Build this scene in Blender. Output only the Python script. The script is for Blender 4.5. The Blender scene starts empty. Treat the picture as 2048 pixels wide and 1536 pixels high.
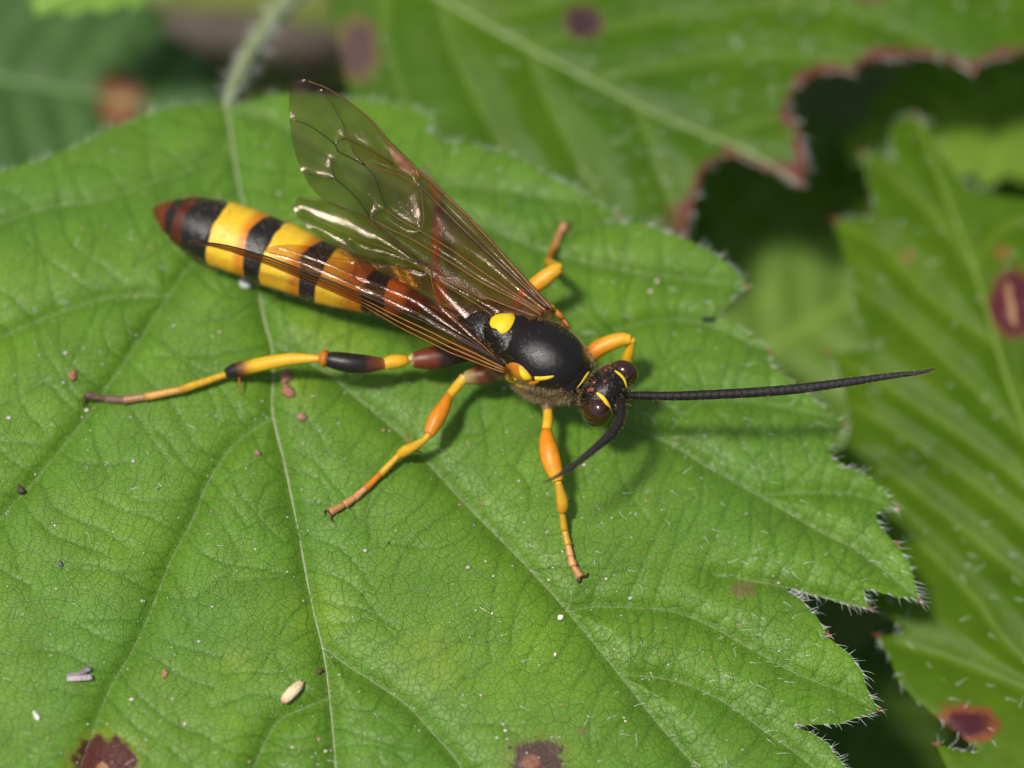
import bpy, math, random
import numpy as np
from mathutils import Vector, Matrix
from mathutils.bvhtree import BVHTree

random.seed(7)
rng = np.random.default_rng(11)
scene = bpy.context.scene
COL = scene.collection
RAD = math.radians

# ------------------------------------------------------------------ camera
# 1 unit = about 2 mm in life (the wasp is about 18 mm long)
TILT, DIST, FW = RAD(25.0), 57.0, 20.48
CAM = np.array([0.0, -math.sin(TILT) * DIST, math.cos(TILT) * DIST])
c_up = np.array([0.0, math.cos(TILT), math.sin(TILT)])
c_fw = np.array([0.0, math.sin(TILT), -math.cos(TILT)])
cam_data = bpy.data.cameras.new("camera")
cam_data.sensor_width = 360.0
cam_data.lens = 360.0 * DIST / FW
cam_data.clip_start = 1.0
cam_data.clip_end = 2000.0
cam = bpy.data.objects.new("camera", cam_data)
COL.objects.link(cam)
cam.location = CAM
cam.rotation_euler = (TILT, 0, 0)
scene.camera = cam
cam_data.dof.use_dof = True
cam_data.dof.focus_distance = DIST - 2.05
cam_data.dof.aperture_fstop = 0.45
cam_data.dof.aperture_blades = 0

# ------------------------------------------------------------------ world and sun
SUN = Vector((-0.29, -0.12, 0.95)).normalized()
world = bpy.data.worlds.new("World")
scene.world = world
world.use_nodes = True
wn = world.node_tree
sky = wn.nodes.new("ShaderNodeTexSky")
sky.sky_type = 'NISHITA'
sky.sun_disc = False
sky.sun_elevation = math.asin(SUN.z)
sky.sun_rotation = math.atan2(SUN.x, SUN.y)
bg = wn.nodes["Background"]
bg.inputs[1].default_value = 0.10
sky.air_density = 0.7
sky.dust_density = 3.0
wn.links.new(sky.outputs[0], bg.inputs[0])
sd = bpy.data.lights.new("sun", 'SUN')
sd.energy = 3.5
sd.angle = RAD(7.0)
sd.color = (1.0, 0.955, 0.88)
so = bpy.data.objects.new("sun", sd)
COL.objects.link(so)
so.rotation_euler = SUN.to_track_quat('Z', 'Y').to_euler()
so.location = (-15, 5, 40)
vs = scene.view_settings
vs.view_transform = 'Standard'
vs.look = 'None'
vs.gamma = 1
vs.use_curve_mapping = False
vs.exposure = 0.38

# ------------------------------------------------------------------ helpers
def pts(U, V, H):
    """points at photo position (U,V) standing at height H (world z), as an (n,3) array"""
    U, V, H = (np.asarray(a, float) for a in (U, V, H))
    U, V, H = np.broadcast_arrays(U, V, H)
    x = (U - 1024.0) / 100.0
    y = (768.0 - V) / 100.0
    d = c_fw[None, :] * DIST + np.stack([x, np.zeros_like(x), np.zeros_like(x)], -1).reshape(-1, 3) + y.reshape(-1, 1) * c_up[None, :]
    s = (H.reshape(-1) - CAM[2]) / d[:, 2]
    return CAM[None, :] + d * s[:, None]

def pt(u, v, h):
    return Vector(pts([u], [v], [h])[0])

ORIGIN = {}
def link(o, parent=None, **props):
    COL.objects.link(o)
    if parent is not None:
        o.parent = parent
    for k, v in props.items():
        o[k] = v
    return o

def root(name, loc, **props):
    o = bpy.data.objects.new(name, None)
    o.empty_display_size = 0.2
    o.location = loc
    ORIGIN[o.name] = Vector(loc)
    return link(o, None, **props)

def origin_of(parent):
    while parent.parent is not None:
        parent = parent.parent
    return ORIGIN[parent.name]

def build(name, verts, faces, mat, parent=None, col=None, smooth=True, loc=None, **props):
    """one mesh object; verts in world space (moved to the local space of the thing it belongs to)"""
    verts = np.asarray(verts, float)
    if parent is not None:
        off = np.array(origin_of(parent))
    else:
        off = np.array(loc) if loc is not None else verts.mean(0)
    me = bpy.data.meshes.new(name)
    me.from_pydata((verts - off).tolist(), [], faces)
    me.update()
    if smooth:
        me.polygons.foreach_set("use_smooth", np.ones(len(me.polygons), dtype=bool))
    if col is not None:
        at = me.color_attributes.new("Col", 'FLOAT_COLOR', 'POINT')
        c = np.ones((len(verts), 4), np.float32)
        col = np.asarray(col)
        c[:, :col.shape[-1]] = col
        at.data.foreach_set("color", c.ravel())
    me.materials.append(mat)
    o = bpy.data.objects.new(name, me)
    if parent is None:
        o.location = off
        ORIGIN[o.name] = Vector(off)
    return link(o, parent, **props)

def catmull(P, step):
    """smooth polyline through rows of P (any number of columns), resampled about every `step` in the first two"""
    P = np.asarray(P, float)
    if len(P) < 3:
        n = max(2, int(np.linalg.norm(P[1, :2] - P[0, :2]) / step) + 1)
        t = np.linspace(0, 1, n)[:, None]
        return P[0] * (1 - t) + P[1] * t
    Q = np.vstack([2 * P[0] - P[1], P, 2 * P[-1] - P[-2]])
    out = []
    for i in range(1, len(Q) - 2):
        n = max(1, int(round(np.linalg.norm(Q[i + 1, :2] - Q[i, :2]) / step)))
        t = (np.arange(n) / n)[:, None]
        p0, p1, p2, p3 = Q[i - 1], Q[i], Q[i + 1], Q[i + 2]
        out.append(0.5 * ((2 * p1) + (-p0 + p2) * t + (2 * p0 - 5 * p1 + 4 * p2 - p3) * t ** 2 + (-p0 + 3 * p1 - 3 * p2 + p3) * t ** 3))
    out.append(P[-1:])
    return np.vstack(out)

def vnoise(X, Y, seed=0):
    """smooth value noise in 0..1"""
    r = np.random.default_rng(seed).random((256, 256))
    xi = np.floor(X).astype(int); yi = np.floor(Y).astype(int)
    fx = X - xi; fy = Y - yi
    fx = fx * fx * (3 - 2 * fx); fy = fy * fy * (3 - 2 * fy)
    a = r[xi & 255, yi & 255]; b = r[(xi + 1) & 255, yi & 255]
    c = r[xi & 255, (yi + 1) & 255]; d = r[(xi + 1) & 255, (yi + 1) & 255]
    return (a * (1 - fx) + b * fx) * (1 - fy) + (c * (1 - fx) + d * fx) * fy

def fbm(X, Y, seed=0, octv=3):
    s, a, t = 0, 1.0, 0
    for i in range(octv):
        s = s + a * vnoise(X * 2 ** i, Y * 2 ** i, seed + i)
        t += a; a *= 0.5
    return s / t

def dist_to(U, V, polys, reach=90.0):
    """distance of each (U,V) to the nearest polyline, capped at reach; also vein width-scaled copy"""
    D = np.full(U.shape, reach)
    Uf, Vf, Df = U.ravel(), V.ravel(), D.ravel()
    for P in polys:
        P = np.asarray(P)[:, :2]
        for k in range(0, len(P) - 1, 6):
            seg = P[k:k + 7]
            lo = seg.min(0) - reach; hi = seg.max(0) + reach
            idx = np.nonzero((Uf > lo[0]) & (Uf < hi[0]) & (Vf > lo[1]) & (Vf < hi[1]))[0]
            if len(idx) == 0:
                continue
            x = Uf[idx]; y = Vf[idx]; best = Df[idx]
            for a, b in zip(seg[:-1], seg[1:]):
                ab = b - a
                L = ab @ ab + 1e-9
                t = np.clip(((x - a[0]) * ab[0] + (y - a[1]) * ab[1]) / L, 0, 1)
                best = np.minimum(best, np.hypot(x - a[0] - t * ab[0], y - a[1] - t * ab[1]))
            Df[idx] = best
    return Df.reshape(U.shape)

def in_poly(U, V, P):
    ins = np.zeros(U.shape, bool)
    x1, y1 = P[-1]
    for x2, y2 in P:
        if y1 != y2:
            cond = (V < max(y1, y2)) & (V >= min(y1, y2))
            if cond.any():
                ins[cond] ^= (U[cond] < (x2 - x1) * (V[cond] - y1) / (y2 - y1) + x1)
        x1, y1 = x2, y2
    return ins

def sheet(P, xs, ys):
    """mesh of the region inside outline P on the grid xs by ys. -> U, V (per vertex), faces"""
    P = np.asarray(P, float)
    GU, GV = np.meshgrid(xs, ys, indexing='ij')
    ins = in_poly(GU, GV, P)
    nx, ny = GU.shape
    cnt = ins[:-1, :-1].astype(int) + ins[1:, :-1] + ins[:-1, 1:] + ins[1:, 1:]
    ids = np.arange(nx * ny).reshape(nx, ny)
    full = np.nonzero(cnt == 4)
    i, j = full
    quads = np.stack([ids[i, j], ids[i, j + 1], ids[i + 1, j + 1], ids[i + 1, j]], 1)
    mi, mj = np.nonzero((cnt > 0) & (cnt < 4))
    need = np.zeros((nx, ny), bool)
    for di in (0, 1):
        for dj in (0, 1):
            need[mi + di, mj + dj] = True
    D = np.zeros((nx, ny))
    D[need] = dist_to(GU[need], GV[need], [np.vstack([P, P[:1]])], reach=60.0)
    extraU, extraV, cross, polys = [], [], {}, []
    base = nx * ny
    for a, b in zip(mi, mj):
        cs = [(a, b), (a, b + 1), (a + 1, b + 1), (a + 1, b)]
        poly = []
        for k in range(4):
            p, q = cs[k], cs[(k + 1) % 4]
            if ins[p]:
                poly.append(int(ids[p]))
            if ins[p] != ins[q]:
                key = (min(ids[p], ids[q]), max(ids[p], ids[q]))
                if key not in cross:
                    t = D[p] / (D[p] + D[q] + 1e-9)
                    cross[key] = base + len(extraU)
                    extraU.append(GU[p] * (1 - t) + GU[q] * t)
                    extraV.append(GV[p] * (1 - t) + GV[q] * t)
                poly.append(cross[key])
        if len(poly) >= 3:
            polys.append(poly)
    allU = np.concatenate([GU.ravel(), extraU]); allV = np.concatenate([GV.ravel(), extraV])
    used = np.zeros(len(allU), bool)
    used[quads.ravel()] = True
    for p in polys:
        used[p] = True
    remap = np.cumsum(used) - 1
    faces = remap[quads].tolist() + [[int(remap[q]) for q in p] for p in polys]
    return allU[used], allV[used], faces

def frames(P):
    P = np.asarray(P, float)
    T = np.gradient(P, axis=0)
    T /= np.linalg.norm(T, axis=1)[:, None] + 1e-12
    n = np.cross(T[0], [0, 0, 1.0])
    if np.linalg.norm(n) < 1e-3:
        n = np.cross(T[0], [0, 1.0, 0])
    N = []
    for t in T:
        n = n - t * (n @ t)
        n /= np.linalg.norm(n) + 1e-12
        N.append(n.copy())
    N = np.array(N)
    return T, N, np.cross(N, T)

def tube(P, R, n=10, flat=1.0, caps=True):
    """closed tube through world points P with radii R (flat scales the second axis). -> verts, faces, t, angle"""
    P = np.asarray(P, float)
    R = np.broadcast_to(np.asarray(R, float), (len(P),))
    T, N, B = frames(P)
    a = np.linspace(0, 2 * math.pi, n, endpoint=False)
    V = (P[:, None, :] + R[:, None, None] * (np.cos(a)[None, :, None] * N[:, None, :] + flat * np.sin(a)[None, :, None] * B[:, None, :])).reshape(-1, 3)
    F = []
    m = len(P)
    for i in range(m - 1):
        for k in range(n):
            k2 = (k + 1) % n
            F.append((i * n + k, i * n + k2, (i + 1) * n + k2, (i + 1) * n + k))
    t = np.repeat(np.linspace(0, 1, m), n)
    if caps:
        F.append(tuple(range(n - 1, -1, -1)))
        F.append(tuple((m - 1) * n + k for k in range(n)))
    return V, F, t

def ellipsoid(c, ax, nu=28, nv=16):
    """c centre, ax = three scaled axis vectors"""
    c = np.asarray(c, float); ax = [np.asarray(a, float) for a in ax]
    V = [c + ax[2]]
    for i in range(1, nv):
        th = math.pi * i / nv
        for k in range(nu):
            ph = 2 * math.pi * k / nu
            V.append(c + ax[0] * math.sin(th) * math.cos(ph) + ax[1] * math.sin(th) * math.sin(ph) + ax[2] * math.cos(th))
    V.append(c - ax[2])
    F = []
    for k in range(nu):
        F.append((0, 1 + k, 1 + (k + 1) % nu))
        F.append((len(V) - 1, len(V) - 1 - nu + (k + 1) % nu, len(V) - 1 - nu + k))
    for i in range(nv - 2):
        for k in range(nu):
            a = 1 + i * nu
            F.append((a + k, a + nu + k, a + nu + (k + 1) % nu, a + (k + 1) % nu))
    return np.array(V), F

def merge(parts):
    V, F, off = [], [], 0
    for v, f in parts:
        V.append(np.asarray(v, float)); F += [tuple(i + off for i in q) for q in f]
        off += len(v)
    return np.vstack(V), F

# ------------------------------------------------------------------ materials
class Mat:
    def __init__(self, name):
        self.m = bpy.data.materials.new(name)
        self.m.use_nodes = True
        self.t = self.m.node_tree
        self.b = self.t.nodes["Principled BSDF"]
        self.out = self.t.nodes["Material Output"]
    def n(self, typ, **kw):
        nd = self.t.nodes.new(typ)
        for k, v in kw.items():
            if k.startswith("i_"):
                key = k[2:]
                nd.inputs[int(key) if key.isdigit() else key].default_value = v
            else:
                setattr(nd, k, v)
        return nd
    def l(self, a, b):
        self.t.links.new(a, b)
    def mul(self, colsock, facsock, lo, hi):
        """multiply colour by a ramp lo..hi of fac"""
        mr = self.n("ShaderNodeMapRange"); mr.inputs[3].default_value = lo; mr.inputs[4].default_value = hi
        self.l(facsock, mr.inputs[0])
        mx = self.n("ShaderNodeMix", data_type='RGBA', blend_type='MULTIPLY'); mx.inputs[0].default_value = 1
        self.l(colsock, mx.inputs[6]); self.l(mr.outputs[0], mx.inputs[7])
        return mx.outputs[2]

def leaf_material(name, fine=True, rough=0.42, trans=0.28, spec=0.28):
    M = Mat(name)
    tc = M.n("ShaderNodeTexCoord")
    at = M.n("ShaderNodeAttribute", attribute_name="Col")
    col = at.outputs["Color"]
    no = M.n("ShaderNodeTexNoise", i_Scale=1.3, i_Detail=5.0)
    M.l(tc.outputs["Object"], no.inputs["Vector"])
    col = M.mul(col, no.outputs[0], 0.72, 1.28)
    h = None
    if fine:
        # warp, then two nets of fine veins
        wv = M.n("ShaderNodeTexNoise", i_Scale=3.0, i_Detail=2.0)
        M.l(tc.outputs["Object"], wv.inputs["Vector"])
        vm = M.n("ShaderNodeVectorMath", operation='MULTIPLY_ADD')
        vm.inputs[1].default_value = (0.11, 0.11, 0.11)
        M.l(wv.outputs["Color"], vm.inputs[0]); M.l(tc.outputs["Object"], vm.inputs[2])
        acc = None
        for sc, wd, lo in ((3.1, 0.035, 0.78), (7.4, 0.075, 0.80)):
            vo = M.n("ShaderNodeTexVoronoi", feature='DISTANCE_TO_EDGE', voronoi_dimensions='2D')
            vo.inputs["Scale"].default_value = sc
            M.l(vm.outputs[0], vo.inputs["Vector"])
            mr = M.n("ShaderNodeMapRange", interpolation_type='SMOOTHSTEP')
            mr.inputs[1].default_value = 0.0; mr.inputs[2].default_value = wd * 2
            M.l(vo.outputs["Distance"], mr.inputs[0])
            col = M.mul(col, mr.outputs[0], lo, 1.0)
            if acc is None:
                acc = mr.outputs[0]
            else:
                ad = M.n("ShaderNodeMath", operation='ADD')
                M.l(acc, ad.inputs[0]); M.l(mr.outputs[0], ad.inputs[1]); acc = ad.outputs[0]
        sp = M.n("ShaderNodeTexNoise", i_Scale=42.0, i_Detail=2.0)
        M.l(tc.outputs["Object"], sp.inputs["Vector"])
        col = M.mul(col, sp.outputs[0], 0.70, 1.30)
        b1 = M.n("ShaderNodeBump", i_Strength=0.40, i_Distance=0.014)
        M.l(acc, b1.inputs["Height"])
        b2 = M.n("ShaderNodeBump", i_Strength=0.5, i_Distance=0.012)
        M.l(sp.outputs[0], b2.inputs["Height"]); M.l(b1.outputs[0], b2.inputs["Normal"])
        M.l(b2.outputs[0], M.b.inputs["Normal"])
    else:
        sp = M.n("ShaderNodeTexNoise", i_Scale=9.0, i_Detail=3.0)
        M.l(tc.outputs["Object"], sp.inputs["Vector"])
        b2 = M.n("ShaderNodeBump", i_Strength=0.4, i_Distance=0.03)
        M.l(sp.outputs[0], b2.inputs["Height"]); M.l(b2.outputs[0], M.b.inputs["Normal"])
    M.l(col, M.b.inputs["Base Color"])
    M.b.inputs["Roughness"].default_value = rough
    M.b.inputs["Specular IOR Level"].default_value = spec
    M.b.inputs["Sheen Weight"].default_value = 0.14 if fine else 0.0
    M.b.inputs["Sheen Roughness"].default_value = 0.4
    tr = M.n("ShaderNodeBsdfTranslucent")
    hs = M.n("ShaderNodeHueSaturation", i_Saturation=1.1, i_Value=1.25)
    M.l(col, hs.inputs["Color"]); M.l(hs.outputs[0], tr.inputs[0])
    mx = M.n("ShaderNodeMixShader"); mx.inputs[0].default_value = trans
    M.l(M.b.outputs[0], mx.inputs[1]); M.l(tr.outputs[0], mx.inputs[2])
    M.l(mx.outputs[0], M.out.inputs[0])
    return M.m

def attr_material(name, rough=0.35, spec=0.5, bump=0.0, bscale=60.0, var=0.15, vscale=12.0, sss=0.0, bdist=0.01, coat=0.0):
    M = Mat(name)
    tc = M.n("ShaderNodeTexCoord")
    at = M.n("ShaderNodeAttribute", attribute_name="Col")
    no = M.n("ShaderNodeTexNoise", i_Scale=vscale, i_Detail=3.0)
    M.l(tc.outputs["Object"], no.inputs["Vector"])
    col = M.mul(at.outputs["Color"], no.outputs[0], 1 - var * 2, 1 + var * 2)
    M.l(col, M.b.inputs["Base Color"])
    M.b.inputs["Roughness"].default_value = rough
    M.b.inputs["Specular IOR Level"].default_value = spec
    M.b.inputs["Coat Weight"].default_value = coat
    if sss:
        M.b.inputs["Subsurface Weight"].default_value = sss
        M.b.inputs["Subsurface Radius"].default_value = (0.12, 0.06, 0.02)
        M.b.inputs["Subsurface Scale"].default_value = 1.0
    if bump:
        bn = M.n("ShaderNodeTexNoise", i_Scale=bscale, i_Detail=2.0)
        M.l(tc.outputs["Object"], bn.inputs["Vector"])
        bu = M.n("ShaderNodeBump", i_Strength=bump, i_Distance=bdist)
        M.l(bn.outputs[0], bu.inputs["Height"]); M.l(bu.outputs[0], M.b.inputs["Normal"])
    return M.m

def plain_material(name, c, rough=0.5, var=0.2, vscale=8.0, bump=0.0, spec=0.5, trans=0.0):
    M = Mat(name)
    tc = M.n("ShaderNodeTexCoord")
    rgb = M.n("ShaderNodeRGB"); rgb.outputs[0].default_value = (*c, 1)
    no = M.n("ShaderNodeTexNoise", i_Scale=vscale, i_Detail=4.0)
    M.l(tc.outputs["Object"], no.inputs["Vector"])
    M.l(M.mul(rgb.outputs[0], no.outputs[0], 1 - var * 2, 1 + var * 2), M.b.inputs["Base Color"])
    M.b.inputs["Roughness"].default_value = rough
    M.b.inputs["Specular IOR Level"].default_value = spec
    M.b.inputs["Transmission Weight"].default_value = trans
    if bump:
        bu = M.n("ShaderNodeBump", i_Strength=bump, i_Distance=0.05)
        M.l(no.outputs[0], bu.inputs["Height"]); M.l(bu.outputs[0], M.b.inputs["Normal"])
    return M.m

def wing_material():
    M = Mat("wing_membrane")
    tc = M.n("ShaderNodeTexCoord")
    at = M.n("ShaderNodeAttribute", attribute_name="Col")
    tr = M.n("ShaderNodeBsdfTransparent")
    M.l(at.outputs["Color"], tr.inputs[0])
    # fine microtrichia grain as bump; glints and interference colours painted into the gloss colour
    n1 = M.n("ShaderNodeTexNoise", i_Scale=44.0, i_Detail=2.0)
    n2 = M.n("ShaderNodeTexNoise", i_Scale=38.0, i_Detail=1.0)
    M.l(tc.outputs["Object"], n1.inputs["Vector"]); M.l(tc.outputs["Object"], n2.inputs["Vector"])
    hs = M.n("ShaderNodeHueSaturation"); hs.inputs["Color"].default_value = (1.0, 0.72, 0.66, 1)
    M.l(n2.outputs[0], hs.inputs["Hue"])
    hsc = M.mul(hs.outputs[0], n1.outputs[0], -0.6, 2.6)
    gl = M.n("ShaderNodeBsdfGlossy", i_Roughness=0.13)
    M.l(hsc, gl.inputs[0])
    bu = M.n("ShaderNodeBump", i_Strength=0.45, i_Distance=0.010)
    M.l(n1.outputs[0], bu.inputs["Height"]); M.l(bu.outputs[0], gl.inputs["Normal"])
    mx = M.n("ShaderNodeMixShader"); mx.inputs[0].default_value = 0.034
    M.l(tr.outputs[0], mx.inputs[1]); M.l(gl.outputs[0], mx.inputs[2])
    df = M.n("ShaderNodeBsdfDiffuse"); df.inputs[0].default_value = (0.20, 0.085, 0.014, 1)
    m2 = M.n("ShaderNodeMixShader"); M.l(at.outputs["Alpha"], m2.inputs[0])
    M.l(mx.outputs[0], m2.inputs[1]); M.l(df.outputs[0], m2.inputs[2])
    M.l(m2.outputs[0], M.out.inputs[0])
    return M.m

M_LEAF = leaf_material("leaf_blade", True)
M_LEAF_B = leaf_material("leaf_blade_smooth", False, rough=0.50, spec=0.18)
M_VEIN = attr_material("leaf_vein", rough=0.5, var=0.18, vscale=10, bump=0.4, bscale=25)
M_HAIR = plain_material("leaf_hair", (0.80, 0.82, 0.78), rough=0.25, var=0.1)
M_TIP = plain_material("tooth_tip_red", (0.20, 0.045, 0.018), rough=0.4, var=0.2)
M_STALK = plain_material("petiole", (0.19, 0.23, 0.10), rough=0.6, var=0.3, vscale=5.0, bump=0.3)
M_CANE = plain_material("cane_bark", (0.16, 0.12, 0.06), rough=0.7, var=0.3, vscale=2.0, bump=0.5)
M_SOIL = None
M_BODY = attr_material("wasp_cuticle", rough=0.17, spec=0.34, bump=0.90, bscale=36.0, bdist=0.013, var=0.10)
M_LEG = attr_material("wasp_leg_cuticle", rough=0.36, spec=0.36, bump=0.5, bscale=55.0, bdist=0.01, var=0.14, vscale=9, sss=0.25)
M_EYE = attr_material("wasp_eye", rough=0.09, bump=0.06, bscale=70.0, bdist=0.003, var=0.2, vscale=5, coat=0.5)
M_ANT = attr_material("wasp_antenna", rough=0.55, spec=0.22, bump=0.5, bscale=70.0, bdist=0.012, var=0.3, vscale=25)
M_YEL = attr_material("wasp_yellow_mark", rough=0.48, spec=0.3, bump=0.2, bscale=50.0, bdist=0.008, var=0.10, sss=0.15)
M_WING = wing_material()
M_WVEIN = attr_material("wing_vein", rough=0.36, spec=0.35, bump=0.6, bscale=55.0, bdist=0.012, var=0.3, vscale=7)
M_FUZZ = plain_material("wasp_hair", (0.30, 0.21, 0.10), rough=0.4, var=0.3)
M_DUST = attr_material("crumb", rough=0.7, var=0.3, vscale=14, bump=0.8, bscale=30, bdist=0.03)

# ------------------------------------------------------------------ the ground
def ground():
    global M_SOIL
    M = Mat("soil")
    tc = M.n("ShaderNodeTexCoord")
    n1 = M.n("ShaderNodeTexNoise", i_Scale=0.35, i_Detail=8.0)
    M.l(tc.outputs["Object"], n1.inputs["Vector"])
    cr = M.n("ShaderNodeValToRGB")
    e = cr.color_ramp.elements
    e[0].position = 0.3; e[0].color = (0.050, 0.082, 0.006, 1)
    e[1].position = 0.72; e[1].color = (0.120, 0.140, 0.020, 1)
    M.l(n1.outputs[0], cr.inputs[0]); M.l(cr.outputs[0], M.b.inputs["Base Color"])
    M.b.inputs["Roughness"].default_value = 0.9
    bu = M.n("ShaderNodeBump", i_Strength=0.9, i_Distance=0.4)
    M.l(n1.outputs[0], bu.inputs["Height"]); M.l(bu.outputs[0], M.b.inputs["Normal"])
    c = np.concatenate([[-900, -500, -250, -120], np.linspace(-60, 60, 81), [120, 250, 500, 900]])
    X, Y = np.meshgrid(c, c, indexing='ij')
    Z = -14.0 + 1.2 * (fbm(X * 0.22, Y * 0.22, 3, 4) - 0.5)
    n = len(c)
    ids = np.arange(n * n).reshape(n, n)
    F = np.stack([ids[:-1, :-1], ids[1:, :-1], ids[1:, 1:], ids[:-1, 1:]], -1).reshape(-1, 4).tolist()
    build("ground", np.stack([X, Y, Z], -1).reshape(-1, 3), F, M.m, loc=(0, 0, -14), kind="structure")
ground()

# ------------------------------------------------------------------ leaf machinery
def hair_mesh(base, dirs, length, rad, bend=None, segs=3):
    """many fine hairs as one mesh; base (n,3), dirs (n,3) unit, length (n,)"""
    base = np.asarray(base); dirs = np.asarray(dirs)
    n = len(base)
    side = np.cross(dirs, np.array([0.13, 0.31, 0.94])); side /= np.linalg.norm(side, axis=1)[:, None] + 1e-9
    up = np.cross(side, dirs)
    if bend is None:
        bend = np.zeros(n)
    rings = []
    for s in range(segs + 1):
        t = s / segs
        c = base + dirs * (length * t)[:, None] + side * (bend * length * t * t)[:, None] - up * (0.18 * np.abs(bend) * length * t * t)[:, None]
        r = rad * (1 - 0.8 * t)
        rings.append(np.stack([c + side * r, c - side * r * 0.5 + up * r * 0.87, c - side * r * 0.5 - up * r * 0.87], 1))
    V = np.stack(rings, 1).reshape(-1, 3)
    per = 3 * (segs + 1)
    f = []
    for s in range(segs):
        for k in range(3):
            a = s * 3 + k; b = s * 3 + (k + 1) % 3
            f.append((a, b, b + 3, a + 3))
    f = np.array(f)
    F = (f[None] + (np.arange(n) * per)[:, None, None]).reshape(-1, 4).tolist()
    return V, F

class Leaf:
    """a toothed leaf: outline in photo positions, veins, base height function"""
    def __init__(self, name, outline, veins, hbase, color, mat, step, label, group=None, bulge=0.22, vw=36.0,
                 tert=None, tert_amp=0.05, outer=16.0, base_uv=(0, 0), veinr=None, veincol=(0.30, 0.36, 0.20), seed=1,
                 extra=None, category="leaf", smooth_outline=True):
        self.P = np.asarray(outline, float)
        self.veins = [catmull(v, 14.0) for v in veins]
        self.tert = tert or []
        self.hb, self.bulge, self.vw, self.ta, self.seed, self.extra = hbase, bulge, vw, tert_amp, seed, extra
        lo = self.P.min(0) - 2; hi = self.P.max(0) + 2
        def axis(a, b, f0, f1):
            xs = [a]
            while xs[-1] < b:
                x = xs[-1]
                xs.append(x + (step if f0 - 12 <= x <= f1 + 12 else outer))
            return np.array(xs)
        self.xs = axis(lo[0], hi[0], 0, 2048); self.ys = axis(lo[1], hi[1], 0, 1536)
        GU, GV = np.meshgrid(self.xs, self.ys, indexing='ij')
        self.H = self.height(GU, GV)
        U, V, F = sheet(self.P, self.xs, self.ys)
        H = self.h(U, V)
        dv = dist_to(U, V, self.veins, 60.0); dt = dist_to(U, V, self.tert, 24.0) if self.tert else np.full(U.shape, 24.0)
        de = dist_to(U, V, [np.vstack([self.P, self.P[:1]])], 40.0)
        H = H - 0.05 * np.exp(-de / 5.0)
        W = pts(U, V, H)
        u0, v0 = base_uv
        p = pt(u0, v0, float(self.h(np.array([u0]), np.array([v0]))[0]))
        pr = dict(label=label, category=category)
        if group:
            pr["group"] = group
        self.root = root(name, p, **pr)
        c = color(U, V, dv, dt, de)
        self.blade = build("blade", W, F, mat, self.root, col=c)
        # raised veins
        if veinr is not None:
            for k, (v, r) in enumerate(zip(self.veins, veinr)):
                if r is None:
                    continue
                r0, r1 = r
                keep = in_poly(v[:, 0], v[:, 1], self.P)
                vv = v[keep]
                if len(vv) < 3:
                    continue
                rr = np.linspace(r0, r1, len(vv)) * (0.85 + 0.3 * vnoise(np.arange(len(vv)) * 0.7, np.zeros(len(vv)) + k, 5))
                Wv = pts(vv[:, 0], vv[:, 1], self.h(vv[:, 0], vv[:, 1]) - 0.45 * rr)
                tv, tf, _ = tube(Wv, rr, 7, flat=0.8)
                build("midrib" if k == 0 else "vein", tv, tf, M_VEIN, self.root, col=np.array(veincol) * (1.0 if k == 0 else 0.72))
    def height(self, U, V):
        H = self.hb(U, V)
        dv = dist_to(U, V, self.veins, 110.0)
        H = H + self.bulge * (1 - np.exp(-dv / self.vw)) + 0.13 * self.bulge * np.exp(-(dv / 6.0) ** 2)
        if self.tert:
            dt = dist_to(U, V, self.tert, 30.0)
            H = H + self.ta * (1 - np.exp(-dt / 9.0))
        H = H + 0.05 * (fbm(U / 120.0, V / 120.0, self.seed, 3) - 0.5) + 0.018 * (vnoise(U / 26.0, V / 26.0, self.seed + 9) - 0.5)
        return H
    def h(self, U, V):
        U = np.asarray(U, float); V = np.asarray(V, float)
        i = np.clip(np.searchsorted(self.xs, U) - 1, 0, len(self.xs) - 2)
        j = np.clip(np.searchsorted(self.ys, V) - 1, 0, len(self.ys) - 2)
        fx = np.clip((U - self.xs[i]) / (self.xs[i + 1] - self.xs[i]), 0, 1)
        fy = np.clip((V - self.ys[j]) / (self.ys[j + 1] - self.ys[j]), 0, 1)
        H = self.H
        return (H[i, j] * (1 - fx) + H[i + 1, j] * fx) * (1 - fy) + (H[i, j + 1] * (1 - fx) + H[i + 1, j + 1] * fx) * fy
    def h1(self, u, v):
        return float(self.h(np.array([u]), np.array([v]))[0])
    def on(self, u, v, dh=0.0):
        return pt(u, v, self.h1(u, v) + dh)
    def tips(self, T, size=1.0):
        """small hardened red points at the ends of the teeth: T = (u, v, du, dv)"""
        for (u, v, du, dv) in T:
            L = math.hypot(du, dv)
            du, dv = du / L, dv / L
            h = self.h1(u - du * 8, v - dv * 8) - 0.03
            rows = [(-9, 3.2), (-4, 2.8), (1, 2.0), (5, 1.2), (8, 0.3)]
            P = [pt(u + du * a * size, v + dv * a * size, h - 0.002 * a) for a, _ in rows]
            tv, tf, _ = tube(P, [r * 0.01 * size for _, r in rows], 7)
            build("tooth_tip", tv, tf, M_TIP, self.root)
    def hairs(self, n_surf, n_edge, seed=3, region=None, length=(0.12, 0.34), rad=0.0075, edge_arc=None, avoid=None):
        r = np.random.default_rng(seed)
        B, D, L, K = [], [], [], []
        lo = np.maximum(self.P.min(0), (-60, -60)); hi = np.minimum(self.P.max(0), (2110, 1600))
        u = r.uniform(lo[0], hi[0], n_surf * 4); v = r.uniform(lo[1], hi[1], n_surf * 4)
        ok = in_poly(u, v, self.P)
        if region is not None:
            ok &= r.random(len(u)) < region(u, v)
        u, v = u[ok][:n_surf], v[ok][:n_surf]
        B.append(pts(u, v, self.h(u, v)))
        az = r.normal(-0.35, 0.55, len(u)); el = np.abs(r.normal(0.22, 0.2, len(u)))
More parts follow.
